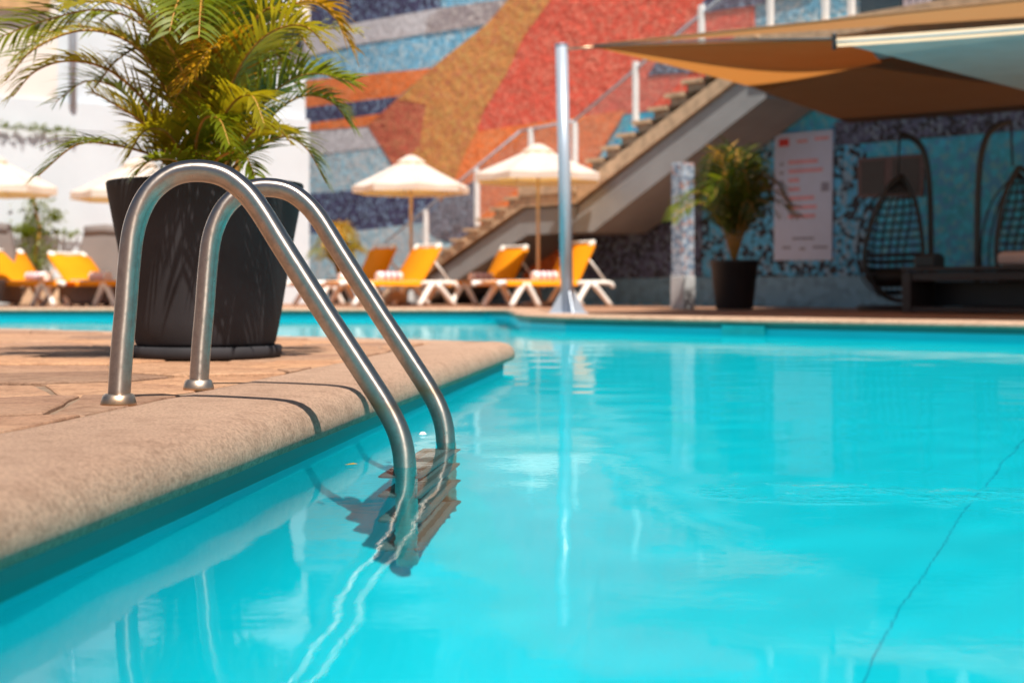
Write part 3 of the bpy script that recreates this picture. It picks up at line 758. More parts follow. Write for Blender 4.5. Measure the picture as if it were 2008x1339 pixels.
fr([(410, 355, -.1), (440, 200, -.15), (445, 110, -.24), (415, 95, -.34), (375, 150, -.42), (350, 185, -.44)], 0.14, 30, 'leaf_gold', 6, 0.6, 0.013)
fr([(420, 350, -.02), (480, 250, -.05), (545, 175, -.08), (610, 145, -.1), (690, 160, -.1)], 0.17, 34, 'leaf_green', 7, 0.4)
fr([(415, 350, .0), (470, 150, .05), (530, 50, .05), (590, 5, .05), (645, 20, .05), (690, 95, .05)], 0.17, 34, 'leaf_gold', 8, 0.6)
fr([(425, 360, -.05), (490, 300, -.1), (550, 268, -.12), (600, 290, -.12), (640, 360, -.12)], 0.14, 28, 'leaf_green', 9, 0.5, 0.011)
fr([(410, 350, .08), (400, 150, .1), (390, 20, .1), (350, -90, .1), (270, -160, .1)], 0.22, 34, 'leaf_olive', 10, 0.5)
fr([(415, 350, .1), (440, 160, .15), (460, 20, .15), (500, -100, .1), (590, -160, .1)], 0.22, 36, 'leaf_green', 11, 0.5)
fr([(405, 350, .05), (420, 170, .02), (425, 40, .0), (405, -80, -.1), (370, -180, -.2)], 0.22, 34, 'leaf_olive', 12, 0.5)
fr([(405, 355, -.12), (425, 260, -.25), (460, 200, -.34), (495, 190, -.42), (520, 250, -.48)], 0.13, 28, 'leaf_olive', 13, 0.6, 0.013)
fr([(400, 360, -.1), (385, 290, -.25), (400, 235, -.36), (430, 235, -.45), (450, 285, -.52)], 0.13, 26, 'leaf_green', 14, 0.6)
fr([(395, 360, -.1), (350, 290, -.25), (320, 255, -.34), (280, 260, -.42), (250, 310, -.46)], 0.12, 26, 'leaf_olive', 15, 0.5)
fr([(420, 360, .1), (520, 240, .15), (590, 190, .2), (650, 200, .2), (690, 250, .2)], 0.15, 28, 'leaf_green', 16, 0.5)
fr([(395, 355, .1), (300, 250, .2), (240, 180, .25), (170, 160, .3), (110, 200, .3)], 0.17, 30, 'leaf_green', 17, 0.5)
fr([(420, 355, -.1), (470, 290, -.2), (500, 255, -.3), (540, 250, -.36), (575, 285, -.4)], 0.12, 26, 'leaf_olive', 18, 0.5)
fr([(405, 365, -.15), (420, 320, -.28), (450, 300, -.36), (480, 305, -.42), (500, 345, -.45)], 0.11, 22, 'leaf_green', 19, 0.6)
fr([(395, 365, -.15), (360, 325, -.28), (330, 312, -.36), (290, 318, -.42), (265, 345, -.45)], 0.11, 22, 'leaf_green', 20, 0.6)
fr([(410, 350, .0), (370, 190, -.05), (355, 90, -.1), (320, 10, -.15), (260, -40, -.2)], 0.18, 32, 'leaf_olive', 21, 0.5)
fr([(415, 350, .0), (455, 190, -.05), (490, 90, -.1), (505, 10, -.15), (480, -70, -.2)], 0.18, 32, 'leaf_green', 22, 0.5)
fr([(415, 350, .15), (500, 200, .2), (560, 110, .2), (620, 60, .2), (700, 60, .2)], 0.15, 28, 'leaf_olive', 23, 0.6)
fr([(410, 350, .1), (400, 250, .2), (380, 160, .28), (340, 80, .3), (290, 30, .3)], 0.20, 30, 'leaf_green', 24, 0.5)
fr([(410, 350, .1), (430, 250, .2), (460, 150, .28), (520, 90, .3), (590, 110, .3)], 0.18, 30, 'leaf_green', 25, 0.5)

fr([(392, 355, .0), (335, 200, -.1), (270, 95, -.2), (170, 60, -.25), (70, 95, -.28), (10, 160, -.3)], 0.18, 34, 'leaf_olive', 41, 0.5)
fr([(392, 355, .1), (320, 150, .15), (230, 70, .2), (120, 55, .2), (30, 110, .2)], 0.19, 34, 'leaf_green', 42, 0.5)
fr([(400, 350, -.1), (360, 150, -.2), (300, 50, -.3), (220, 5, -.35), (130, 10, -.4)], 0.18, 32, 'leaf_olive', 43, 0.5)
fr([(400, 350, -.1), (390, 180, -.2), (370, 60, -.3), (330, -30, -.4), (270, -70, -.45)], 0.18, 32, 'leaf_olive', 44, 0.5)
fr([(410, 350, -.1), (450, 180, -.2), (510, 80, -.3), (590, 50, -.35), (650, 100, -.4)], 0.17, 32, 'leaf_olive', 45, 0.5)
pr = random.Random(31)
for k in range(8):
    a = pr.uniform(0, 2 * math.pi); rx = 130 + 110 * pr.random(); ry = pr.uniform(-30, 330); dx = math.cos(a); dd = 0.55 * math.sin(a)
    e = (405 + dx * rx, ry, dd)
    fr([(405, 362, 0), (405 + dx * rx * .35, 360 + (ry - 360) * .62 - 30, dd * .4), (405 + dx * rx * .7, ry - 20, dd * .75), e, (405 + dx * rx * 1.25, ry + 55, dd * 1.15)], 0.15, 26, ('leaf_green', 'leaf_green', 'leaf_olive', 'leaf_green')[k % 4], 60 + k, 0.55)
def small_palm(cpt, scale, potr, poth, seed, label_pot, label_palm, golden=2, nf=26, potmat='blackpot', base_leaf='leaf_dark'):
    pt_ = thing('plant_pot', label_pot, 'pot', cpt, 'dark pots along the far terrace')
    mb = MB(); mb.lathe(cpt, [(0, 0), (potr * 0.72, 0), (potr * 0.76, 0.02), (potr * 0.98, poth * 0.94), (potr, poth * 0.95), (potr, poth), (potr * 0.9, poth), (potr * 0.88, poth * 0.9)], 32); obj('body', mb, M[potmat], pt_)
    mb = MB(); mb.lathe(cpt, [(0, poth * 0.92), (potr * 0.9, poth * 0.9)], 20); obj('soil', mb, M['soil'], pt_)
    top = cpt + Vector((0, 0, poth * 0.91))
    pm = thing('areca_palm', label_palm, 'palm', top, 'palms in pots on the far terrace')
    rr = random.Random(seed)
    for k in range(nf):
        a = k * 2.399 + rr.uniform(-.2, .2); up = rr.uniform(0.55, 1.12); out = (0.86 - up * 0.56) * scale
        h = up * scale; dx, dy = math.cos(a), math.sin(a)
        pts_ = [top, top + Vector((dx * out * 0.25, dy * out * 0.25, h * 0.6)), top + Vector((dx * out * 0.6, dy * out * 0.6, h)), top + Vector((dx * out, dy * out, h * 0.95)), top + Vector((dx * out * 1.3, dy * out * 1.3, h * 0.72))]
        frond(pm, pts_, 0.30 * scale, 20, M['leaf_gold' if k % 7 < golden and up > 0.72 else (base_leaf if k % 4 else 'leaf_green')], seed * 50 + k, 0.5, lw=0.03 * scale, rach=0.011)
small_palm(G(1440, 16.9), 1.22, 0.29, 0.58, 3, 'black pot standing between the mosaic pillar and white poster', 'dark palm with yellow top fronds beside the white poster', 1)
small_palm(G(665, 24.0), 0.85, 0.22, 0.42, 5, 'small black pot at the foot of the stairs behind the loungers', 'yellow green palm at the foot of the stairs, left of the umbrellas', 3, base_leaf='leaf_olive')

# climber on the white wall
cl = thing('climbing_plant', 'thin leafy shrub climbing wires on the white wall at left', 'plant', bl_px(62, 540, 0.3))
mb = MB(); q = [bl_px(x, y, 0.28) for x, y in ((62, 548), (60, 500), (68, 450), (58, 400), (66, 350))]; mb.tube(catmull(q, 4), 0.02, 6); obj('stem', mb, M['stem'], cl)
def leafball(mb, c, rx, ry, rz, n, s, rr):
    for _ in range(n):
        u = Vector((rr.gauss(0, .5), rr.gauss(0, .5), rr.gauss(0, .5))); p = Vector(c) + Vector((u.x * rx, u.y * ry, u.z * rz))
        d = Vector((rr.uniform(-1, 1), rr.uniform(-1, 1), rr.uniform(-1, 1))).normalized(); e = d.cross(Vector((rr.uniform(-1, 1), rr.uniform(-1, 1), 1))).normalized()
        mb.add([p - d * s, p + e * s * .4, p + d * s, p - e * s * .4], [(0, 1, 2, 3)])
mb = MB(); rr = random.Random(2)
for x, y, s in ((60, 400, .22), (66, 440, .25), (56, 470, .3), (72, 500, .25), (60, 520, .2), (40, 455, .12), (95, 425, .14)):
    leafball(mb, bl_px(x, y, 0.28), s, .12, s, 110, .05, rr)
for y0 in (252, 452):
    for x in range(-40, 150, 6): leafball(mb, bl_px(x + rr.uniform(-5, 5), y0 + (x - 40) * .06 + rr.uniform(-4, 4), 0.1), .06, .05, .05, 6, .045, rr)
lo = obj('foliage', mb, M['leaf_green'], cl, fix=False); lo['kind'] = 'stuff'
for y0 in (252, 452):
    mb = MB(); mb.tube([bl_px(-60, y0 - 6, 0.09), bl_px(200, y0 + 10, 0.09)], 0.008, 5); obj('wire', mb, M['cable'], cl)

# grey padded daybeds by the white wall
def daybed(x0, x1, y0, y1, Y, lean, label):
    a, b_ = P(x0, y1, Y), P(x1, y1, Y); w = (b_ - a).length; zt = P(x0, y0, Y).z
    o = thing('daybed', label, 'daybed', Vector(((a.x + b_.x) / 2, Y, 0)), 'grey daybeds by the white wall')
    cx = (a.x + b_.x) / 2
    mb = MB(); mb.rbox((cx, Y, 0.2), (w * 1.05, 0.9, 0.36), 0.05); obj('seat', mb, M['grey'], o)
    mb = MB(); vs = []
    for k in range(9):
        f = k / 8; z = 0.36 + (zt - 0.36) * f; hw = w / 2 * (1 - 0.18 * f ** 2)
        yb = Y + 0.30 + 0.12 * f; vs += [Vector((cx - hw + lean * f, yb - .07, z)), Vector((cx + hw + lean * f, yb - .07, z)), Vector((cx + hw + lean * f, yb + .09, z)), Vector((cx - hw + lean * f, yb + .09, z))]
    fs = [(4 * k + i, 4 * k + (i + 1) % 4, 4 * k + 4 + (i + 1) % 4, 4 * k + 4 + i) for k in range(8) for i in range(4)] + [(3, 2, 1, 0), (32, 33, 34, 35)]
    mb.add(vs, fs); obj('backrest', mb, M['grey'], o)
    mb = MB(); mb.tube([Vector((cx - w * .40 + lean, Y + .40, zt + .02)), Vector((cx + lean, Y + .40, zt + .05)), Vector((cx + w * .40 + lean, Y + .40, zt + .02))], 0.09, 10); obj('headroll', mb, M['grey'], o)
daybed(135, 232, 455, 560, 21.0, 0.05, 'grey padded daybed directly behind the bright orange left lounger')
daybed(-70, 22, 450, 560, 21.0, -0.10, 'grey padded daybed cut by the left picture edge')

# ------------------------------------------------------------------ umbrellas
def umbrella(c, rim_z, apex_z, rad, rot, label):
    o = thing('beach_umbrella', label, 'umbrella', c, 'white umbrellas over the loungers')
    n = 8; mb = MB(); rings = [(0.0, apex_z), (0.2, apex_z - 0.05), (0.55, apex_z - (apex_z - rim_z) * 0.52), (1.0, rim_z)]
    pts_ = []
    for f, z in rings:
        for k in range(n * 2):
            a = rot + math.pi * k / n; r = rad * f * (1.0 if k % 2 == 0 else math.cos(math.pi / n) * 0.97)
            dz = 0 if k % 2 == 0 else -0.02 * f
            pts_.append(c + Vector((r * math.cos(a), r * math.sin(a), z + dz)))
    m = n * 2
    mb.add(pts_, [(i * m + k, i * m + (k + 1) % m, (i + 1) * m + (k + 1) % m, (i + 1) * m + k) for i in range(3) for k in range(m)])
    cn = obj('canopy', mb, M['umbrella'], o, fix=False)
    vb = MB(); vv = []
    for k in range(m):
        a = rot + math.pi * k / n; r = rad if k % 2 == 0 else rad * math.cos(math.pi / n) * 0.97
        for z in (rim_z - (0.02 if k % 2 else 0), rim_z - 0.10): vv.append(c + Vector((r * math.cos(a), r * math.sin(a), z)))
    vb.add(vv, [(2 * k, 2 * k + 1, 2 * ((k + 1) % m) + 1, 2 * ((k + 1) % m)) for k in range(m)]); obj('valance', vb, M['umbrella'], cn, fix=False)
    vt = MB(); vt.lathe(c, [(0.0, apex_z + 0.07), (0.07, apex_z + 0.055), (rad * 0.24, apex_z - 0.035), (rad * 0.25, apex_z - 0.06)], 16, False); obj('vent_cap', vt, M['umbrella'], cn, fix=False)
    pb = MB(); pb.tube([c, c + Vector((0, 0, apex_z))], 0.026, 10); obj('pole', pb, M['wood'], o)
    for k in range(n):
        a = rot + 2 * math.pi * k / n; rb = MB()
        rb.tube([c + Vector((0.03 * math.cos(a), 0.03 * math.sin(a), apex_z - 0.03)), c + Vector((rad * .97 * math.cos(a), rad * .97 * math.sin(a), rim_z - 0.01))], 0.010, 5); obj('rib', rb, M['wood'], o)
    bb = MB(); bb.lathe(c, [(0, 0), (0.24, 0), (0.24, 0.05), (0.05, 0.07), (0.04, 0.22), (0, 0.22)], 20); obj('base', bb, M['greyconc'], o)
umbrella(G(806, 21.8), 1.80, 2.22, 0.90, 0.2, 'white umbrella left of the stairs, over the leftmost right group lounger')
umbrella(G(1055, 20.6), 1.88, 2.27, 0.95, 0.35, 'white umbrella in front of the staircase, beside the grey post')
umbrella(G(-18, 19.4), 1.62, 2.02, 0.88, 0.1, 'white umbrella cut by the left picture edge')
umbrella(G(275, 19.6), 1.55, 1.98, 0.92, 0.3, 'white umbrella half hidden behind the charcoal pot')

# ------------------------------------------------------------------ loungers
def make_lounger(label, loc, rz, ang=52, group='orange loungers round the pool', towel=True):
    """local frame: foot at -x, head at +x, rests on z=0"""
    o = thing('sun_lounger', label, 'sun lounger', loc, group, rz)
    Lh = 0.95; hw = 0.31; z = 0.33
    for s in (-1, 1):
        mb = MB(); mb.tube(catmull([(-1.0, s * hw, z - 0.03), (-0.93, s * hw, z), (0.35, s * hw, z), (0.88, s * hw, z), (0.98, s * hw, z - 0.06)], 4), 0.034, 10)
        obj('side_rail', mb, M['plastic'], o, local=True)
        for x0, x1 in ((-0.60, -0.84), (-0.56, -0.36), (0.52, 0.28), (0.60, 0.92)):
            mb = MB(); mb.tube(catmull([(x0, s * hw, z - 0.01), ((x0 * .55 + x1 * .45), s * (hw + .01), z * 0.55), (x1, s * (hw + .02), 0.0)], 3), [0.046, 0.046, 0.044, 0.042, 0.040, 0.040, 0.042], 8)
            obj('leg', mb, M['plastic'], o, local=True)
    mb = MB(); nb = 8; vs = []
    for k in range(nb + 1):
        x = -0.92 + (0.30 + 0.92) * k / nb
        for j in range(5):
            y = (-hw - 0.042, -hw - 0.03, 0, hw + 0.03, hw + 0.042)[j]; vs.append((x, y, z + (-0.045, 0.03, 0.005, 0.03, -0.045)[j]))
    mb.add(vs, [(k * 5 + j, k * 5 + j + 1, (k + 1) * 5 + j + 1, (k + 1) * 5 + j) for k in range(nb) for j in range(4)], True); obj('seat', mb, M['orange'], o, fix=False, local=True)
    a = R(ang); Lb = 0.66; p0 = Vector((0.30, 0, z + 0.015)); dv = Vector((math.cos(a), 0, math.sin(a))); nv = Vector((-math.sin(a), 0, math.cos(a)))
    mb = MB(); vs = []
    for k in range(nb + 1):
        for j in range(5):
            y = (-hw - 0.03, -hw - 0.02, 0, hw + 0.02, hw + 0.03)[j]; vs.append(p0 + dv * (Lb * k / nb * .93) + Vector((0, y, 0)) + nv * (-0.03, 0.022, 0.0, 0.022, -0.03)[j])
    mb.add(vs, [(k * 5 + j, k * 5 + j + 1, (k + 1) * 5 + j + 1, (k + 1) * 5 + j) for k in range(nb) for j in range(4)], True)
    back = obj('backrest', mb, M['orange'], o, fix=False, local=True)
    mb = MB()
    q = [p0 + Vector((0, -hw, 0)), p0 + dv * (Lb - .06) + Vector((0, -hw, 0)), p0 + dv * Lb + Vector((0, -hw + .06, 0)), p0 + dv * Lb + Vector((0, hw - .06, 0)), p0 + dv * (Lb - .06) + Vector((0, hw, 0)), p0 + Vector((0, hw, 0))]
    mb.tube(q, 0.018, 8); obj('backrest_frame', mb, M['plastic'], o, local=True)
    for s in (-1, 1):
        mb = MB(); mb.rbox(p0 + dv * (Lb - .03) + Vector((0, s * (hw - .03), 0)), (0.10, 0.09, 0.06), 0.02, Matrix.Rotation(-a, 3, 'Y')); obj('corner_cap', mb, M['plastic'], o, local=True)
        mb = MB(); mb.tube([p0 + dv * 0.42 + Vector((0, s * hw, -.02)), Vector((0.86, s * hw, z))], 0.016, 6); obj('back_strut', mb, M['plastic'], o, local=True)
    return o
def towel(label, lo_, rz, x=-0.02):
    c = Vector(lo_) + Matrix.Rotation(rz, 3, 'Z') @ Vector((x, 0, 0.345 + 0.075))
    t = thing('rolled_towel', label, 'towel', c, 'rolled towels on the loungers')
    ax = Matrix.Rotation(rz, 3, 'Z') @ Vector((1, 0, 0)); mb = MB()
    mb.tube([c - ax * .21, c - ax * .19, c + ax * .19, c + ax * .21], [0.055, 0.072, 0.072, 0.055], 14); obj('roll', mb, M['towel'], t)
    for k in (-0.1, 0.0, 0.1):
        mb = MB(); mb.tube([c + ax * (k - .018), c + ax * (k + .018)], 0.0735, 14, False); obj('stripe', mb, M['towel_stripe'], t, fix=False)
spots = [(765, 20.6, 0.68, 55, 'orange lounger with bright raised back below the left umbrella, in front of the stairs', 'striped towel rolled on the lounger below the left umbrella'),
         (690, 22.2, 0.68, 62, 'orange lounger with shaded back, farthest left of the group by the stairs', 'striped towel rolled on the farthest left lounger by the stairs'),
         (1070, 20.2, 0.62, 60, 'orange lounger with bright raised back directly behind the grey post', 'striped towel rolled on the lounger behind the grey post'),
         (945, 21.9, 0.68, 58, 'orange lounger with shaded back between the two bright ones, by the stair foot', 'striped towel rolled on the shaded middle lounger'),
         (195, 20.6, math.pi - 0.68, 40, 'orange lounger with bright back beside the charcoal pot, far left', 'striped towel rolled on the bright lounger far left'),
         (70, 20.9, math.pi - 0.60, 46, 'orange lounger at the left picture edge with its back in shade', 'striped towel rolled on the lounger at the left picture edge')]
for x, Y, rz, ang, lab, tl in spots:
    c = G(x, Y); make_lounger(lab, c, rz, ang); towel(tl, c, rz)
# straw bag under a lounger
bc = G(775, 21.2); bg = thing('straw_bag', 'brown straw bag on the deck under the lounger by the left umbrella', 'bag', bc)
mb = MB(); mb.lathe(bc, [(0, 0), (0.14, 0.01), (0.19, 0.09), (0.17, 0.18), (0.12, 0.22), (0.10, 0.20)], 20); obj('body', mb, M['bag'], bg)
mb = MB(); mb.tube([bc + Vector((-.12 * math.cos(t), 0, .19 + .10 * math.sin(t))) for t in [math.pi * k / 8 for k in range(9)]], 0.012, 6); obj('handle', mb, M['bag'], bg)

# ------------------------------------------------------------------ shade sails and post
pb_ = G(1113, 13.3); ptop = P(1101, 90, 13.3)
post = thing('sail_post', 'tall grey metal post with a gusseted foot holding the shade sails', 'post', pb_)
mb = MB(); mb.tube([pb_ + Vector((0, 0, 0.012)), ptop], 0.058, 24); obj('shaft', mb, M['postmetal'], post)
mb = MB(); mb.tube([ptop, ptop + Vector((0, 0, 0.012))], 0.063, 24); obj('cap', mb, M['postmetal'], post)
mb = MB(); mb.rbox(pb_ + Vector((0, 0, 0.008)), (0.36, 0.36, 0.014), 0.003); obj('foot_plate', mb, M['postmetal'], post)
for k in range(4):
    a = k * math.pi / 2 + 0.25; d = Vector((math.cos(a), math.sin(a), 0)); s = Vector((-d.y, d.x, 0)) * 0.006
    q = pb_ + Vector((0, 0, 0.0155)); mb = MB(); mb.prism([q + d * .055 - s, q + d * .175 - s, q + d * .06 + Vector((0, 0, .20)) - s], s * 2); obj('gusset', mb, M['postmetal'], post)
def sail(name, label, corners, mat, sag=0.06, n=14, bulge=0.0, group='shade sails over the terrace'):
    """stretched membrane between four (or three) corners with hollow edges"""
    cs = [Vector(c) for c in corners]
    if len(cs) == 3: cs = [cs[0], cs[1], cs[2], cs[2].lerp(cs[0], 0.5)]
    cen = sum(cs, Vector()) / 4; mb = MB(); vs = []
    for i in range(n + 1):
        for j in range(n + 1):
            u, v = i / n, j / n
            p = cs[0] * (1 - u) * (1 - v) + cs[1] * u * (1 - v) + cs[2] * u * v + cs[3] * (1 - u) * v
            e = (4 * u * (1 - u)) * (abs(2 * v - 1) ** 3) + (4 * v * (1 - v)) * (abs(2 * u - 1) ** 3)
            p = p.lerp(cen, sag * e) + Vector((0, 0, -bulge * 16 * u * (1 - u) * v * (1 - v))); vs.append(p)
    mb.add(vs, [(i * (n + 1) + j, (i + 1) * (n + 1) + j, (i + 1) * (n + 1) + j + 1, i * (n + 1) + j + 1) for i in range(n) for j in range(n)], True)
    o = thing(name, label, 'shade sail', cs[0], group)
    f = obj('membrane', mb, mat, o, fix=False)
    edge = [vs[i * (n + 1)] for i in range(n + 1)]; hb = MB(); hb.tube(edge, 0.012, 6); obj('edge_cord', hb, mat, o)
    return o, vs, n
ring = ptop + Vector((0.0, 0, -0.03))
A1 = P(1165, 93, 13.15)
Fr = P(1752, 84, 10.0); W1 = P(1668, 240, 18.2); W2 = P(2320, 196, 15.3)
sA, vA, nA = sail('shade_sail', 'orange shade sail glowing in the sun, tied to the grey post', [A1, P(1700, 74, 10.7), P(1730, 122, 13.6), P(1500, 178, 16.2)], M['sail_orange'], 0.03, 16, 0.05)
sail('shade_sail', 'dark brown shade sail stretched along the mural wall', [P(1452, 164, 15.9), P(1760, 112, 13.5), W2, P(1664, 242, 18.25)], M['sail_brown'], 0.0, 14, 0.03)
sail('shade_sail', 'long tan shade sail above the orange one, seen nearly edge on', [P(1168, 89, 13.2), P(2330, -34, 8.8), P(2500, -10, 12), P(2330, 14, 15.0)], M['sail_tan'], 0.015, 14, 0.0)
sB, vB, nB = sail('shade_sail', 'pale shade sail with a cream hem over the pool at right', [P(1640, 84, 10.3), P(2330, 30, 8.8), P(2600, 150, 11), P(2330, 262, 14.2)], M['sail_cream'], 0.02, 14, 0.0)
edge = [vB[i * (nB + 1)] for i in range(nB + 1)]
mb = MB()
for a, c in zip(edge[:-1], edge[1:]):
    mb.add([a + Vector((0, .02, .035)), c + Vector((0, .02, .035)), c + Vector((0, -.03, -.035)), a + Vector((0, -.03, -.035)), a + Vector((0, .05, .034)), c + Vector((0, .05, .034))], [(0, 1, 2, 3), (0, 4, 5, 1)])
obj('hem', mb, M['hem'], sB, fix=False)
cb = thing('sail_cable', 'thin steel cable running from the grey post to the pale sail', 'cable', ring)
mb = MB(); mb.tube([ring, A1], 0.012, 8); obj('shackle', mb, M['collar'], cb)
mb = MB(); mb.tube([P(1165, 90, 13.15), P(1400, 80, 11.7), P(1636, 76, 10.32)], 0.010, 6); obj('cable', mb, M['cable'], cb)
mb = MB(); mb.rbox(P(1636, 82, 10.32), (0.03, 0.03, 0.12), 0.005); obj('bracket', mb, M['black'], cb)

# ------------------------------------------------------------------ things under the sails
# poster
q = [wall_px(1524, 265, 0.06), wall_px(1638, 255, 0.06), wall_px(1636, 510, 0.06), wall_px(1523, 511, 0.06)]
ps = thing('poster', 'tall white notice board with a red logo on the blue mosaic wall', 'poster', q[3])
mb = MB(); mb.prism(q, backv * 0.03); obj('board', mb, M['panel'], ps)
def pl(u, v, off): 
    a = q[0].lerp(q[1], u); d = q[3].lerp(q[2], u); r = a.lerp(d, v); return r + Vector((WN.x, WN.y, 0)) * off
def pm(u0, u1, v0, v1, mat, name):
    mb = MB(); mb.prism([pl(u0, v0, .004), pl(u1, v0, .004), pl(u1, v1, .004), pl(u0, v1, .004)], backv * 0.0035); obj(name, mb, M[mat], ps)
pm(0.08, 0.26, 0.04, 0.10, 'logo', 'logo')
for u0, u1, v in ((.40, .58, .07), (.70, .94, .06)): pm(u0, u1, v - .012, v + .012, 'ink', 'text_line')
for k, (u0, u1) in enumerate(((.25, .76), (.25, .84), (.25, .44), (.25, .45), (.25, .70), (.25, .74), (.25, .72))): pm(u0, u1, .215 + k * .071, .245 + k * .071, 'ink', 'text_line')
for v in (.23, .30, .37): pm(.10, .17, v, v + .02, 'inkdark', 'symbol')
for u0, u1, v in ((.33, .70, .82), (.15, .3, .89), (.45, .55, .90), (.68, .93, .89)): pm(u0, u1, v, v + .02, 'inkdark', 'text_line')
pm(.82, .95, .40, .47, 'inkdark', 'symbol')
# dark twin board
q2 = [wall_px(1686, 312, 0.05), wall_px(1816, 302, 0.05), wall_px(1814, 386, 0.05), wall_px(1686, 388, 0.05)]
bd = thing('menu_board', 'low dark brown double panel on the teal wall behind the hanging chair', 'board', q2[3])
mb = MB(); mb.prism(q2, backv * 0.03); obj('frame', mb, M['pinkboard'], bd)
for u0, u1 in ((.06, .42), (.54, .94)):
    mb = MB(); f = lambda u, v: q2[0].lerp(q2[1], u).lerp(q2[3].lerp(q2[2], u), v) + Vector((WN.x, WN.y, 0)) * .006
    mb.prism([f(u0, .08), f(u1, .08), f(u1, .92), f(u0, .92)], backv * 0.005); obj('panel', mb, M['cabinet'], bd)
# hanging egg chairs
def egg_chair(c, s, label, flip=1):
    o = thing('hanging_chair', label, 'hanging chair', c, 'black hanging chairs on the terrace')
    V = lambda x, z, y=0: c + Vector((x * flip * s, y * s, z * s))
    mb = MB(); mb.tube([V(.46 * math.cos(2 * math.pi * k / 20) + .08, .03, .40 * math.sin(2 * math.pi * k / 20)) for k in range(21)], 0.028 * s, 8); obj('base_ring', mb, M['black'], o)
    mb = MB(); mb.tube(catmull([V(.42, .03), V(.42, .8), V(.40, 1.45), V(.33, 1.80), V(.20, 1.94), V(.06, 1.98)], 5), 0.034 * s, 10); obj('stand', mb, M['black'], o)
    mb = MB(); mb.tube([V(.07, 1.97), V(.05, 1.52)], 0.012, 6); obj('chain', mb, M['black'], o)
    # teardrop basket: rim, weave
    rim = [(.05, 1.50), (-.10, 1.38), (-.24, 1.10), (-.34, .80), (-.37, .55), (-.28, .30), (-.10, .14), (.10, .12), (.22, .28), (.28, .60), (.25, .95), (.18, 1.25), (.05, 1.50)]
    cv = catmull([V(x, z, -.18) for x, z in rim], 4); mb = MB(); mb.tube(cv, 0.026 * s, 8); obj('basket_rim', mb, M['black'], o)
    wb = MB(); cc = V(-.04, .66, .34)
    def bow(a, b_, k):
        mid = a.lerp(b_, .5) + Vector((0, k * s, 0)); return catmull([a, a.lerp(mid, .62) + Vector((0, .06 * s, 0)), mid, b_.lerp(mid, .62) + Vector((0, .06 * s, 0)), b_], 3)
    for k in range(14):
        z = 0.20 + k * 0.088; xs_ = []
        for a, b_ in zip(rim[:-1], rim[1:]):
            if (a[1] - z) * (b_[1] - z) <= 0 and a[1] != b_[1]: xs_.append(a[0] + (b_[0] - a[0]) * (z - a[1]) / (b_[1] - a[1]))
        if len(xs_) >= 2:
            x0, x1 = min(xs_), max(xs_); wb.tube(bow(V(x0, z, -.18), V(x1, z, -.18), .75 * min(1, (x1 - x0) / .6)), (0.012 if k > 4 else 0.026) * s, 5)
    for k in range(7):
        x = -.28 + k * .085
        wb.tube(catmull([V(.05, 1.46, -.16), V(x, 1.15, .12), V(x * 1.05, .7, .42), V(x * .9, .35, .38), V(x * .5, .16, .05)], 4), 0.010 * s, 5)
    obj('basket_weave', wb, M['rattan'], o)
    cu = MB(); cu.lathe(V(-.05, .38, .08), [(0, -.09 * s), (.20 * s, -.08 * s), (.26 * s, 0), (.20 * s, .07 * s), (0, .08 * s)], 20); obj('cushion', cu, M['rattan'], o)
    mb = MB(); mb.tube([V(-.36, .60, -.18), V(.27, .62, -.18)], 0.018 * s, 6); obj('seat_bar', mb, M['black'], o)
egg_chair(G(1752, 15.8), 0.985, 'black hanging egg chair in front of the dark double panel')
egg_chair(G(1995, 14.6), 0.98, 'black hanging egg chair cut by the right picture edge', -1)
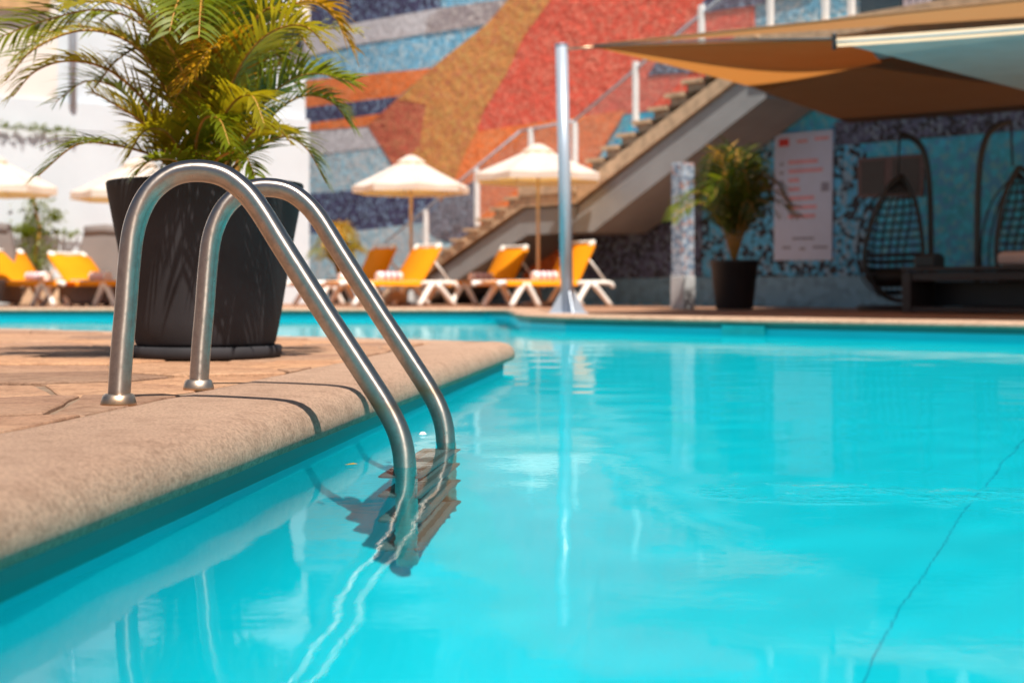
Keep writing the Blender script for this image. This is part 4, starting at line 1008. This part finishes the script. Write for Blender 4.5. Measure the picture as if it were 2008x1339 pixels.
# cabinet
ccx = G(1945, 14.0); rotc = Matrix.Rotation(math.atan2(WD.y, WD.x), 3, 'Z')
cb_ = thing('bar_cabinet', 'low dark cabinet with an open shelf at the right picture edge', 'cabinet', ccx)
def cbx(dx, z, w, h, dep, mat, name, dy=0): 
    mb = MB(); mb.rbox(ccx + rotc @ Vector((dx, dy, z)), (w, dep, h), 0.008, rotc); obj(name, mb, M[mat], cb_)
cbx(0, 0.435, 1.75, 0.04, 0.5, 'cabinet', 'top'); cbx(-0.82, 0.205, 0.10, 0.41, 0.46, 'cabinet', 'side_panel'); cbx(0.82, 0.205, 0.10, 0.41, 0.46, 'cabinet', 'side_panel')
cbx(0, 0.36, 1.53, 0.09, 0.44, 'cabinet', 'drawer'); cbx(0, 0.03, 1.53, 0.05, 0.44, 'cabinet', 'shelf'); cbx(0, 0.185, 1.53, 0.25, 0.02, 'black', 'back_panel', 0.2)
sc_ = ccx + rotc @ Vector((-0.70, 0, 0.456)); sp = thing('black_box', 'small black box standing on the left end of the dark cabinet', 'box', sc_)
mb = MB(); mb.rbox(sc_ + Vector((0, 0, .06)), (.24, .2, .12), .015, rotc); obj('body', mb, M['black'], sp); mb = MB(); mb.rbox(sc_ + Vector((.02, 0, .13)), (.16, .14, .02), .006, rotc); obj('lid', mb, M['rattan'], sp)
cz = ccx + rotc @ Vector((0.45, 0.0, 0.456)); cu = MB(); cu.rbox(cz + Vector((0, 0, .07)), (.62, .34, .13), .045, rotc); tag(obj('cushion', cu, M['cushion']), 'pale pink cushion lying on the dark cabinet at right', 'cushion')

# ------------------------------------------------------------------ bits floating by the ladder
lp = P(690, 914, 0.333 * F / (914 - HY)); lp.z = WZ + 0.002
fl = MB(); fl.add([lp + Vector(k) for k in ((-.014, 0, .001), (-.004, -.006, .002), (.012, -.002, .003), (.002, .007, .004))], [(0, 1, 2, 3)])
tag(obj('floating_leaf', fl, M['leaf_gold'], fix=False), 'tiny yellow leaf floating on the water left of the ladder', 'leaf')
lp = P(829, 853, 0.333 * F / (853 - HY)); lp.z = WZ + 0.002
fl = MB(); fl.lathe(lp, [(0, .006), (.005, .005), (.008, .001), (.009, 0)], 12); tag(obj('floating_petal', fl, M['whitepaint']), 'tiny white petal floating between the two ladder rails', 'petal')

for o in bpy.data.objects:
    if '_o' in o: del o['_o']
print('flagstones', nst, 'tris', sum(len(o.data.polygons) for o in bpy.data.objects if o.type == 'MESH'))
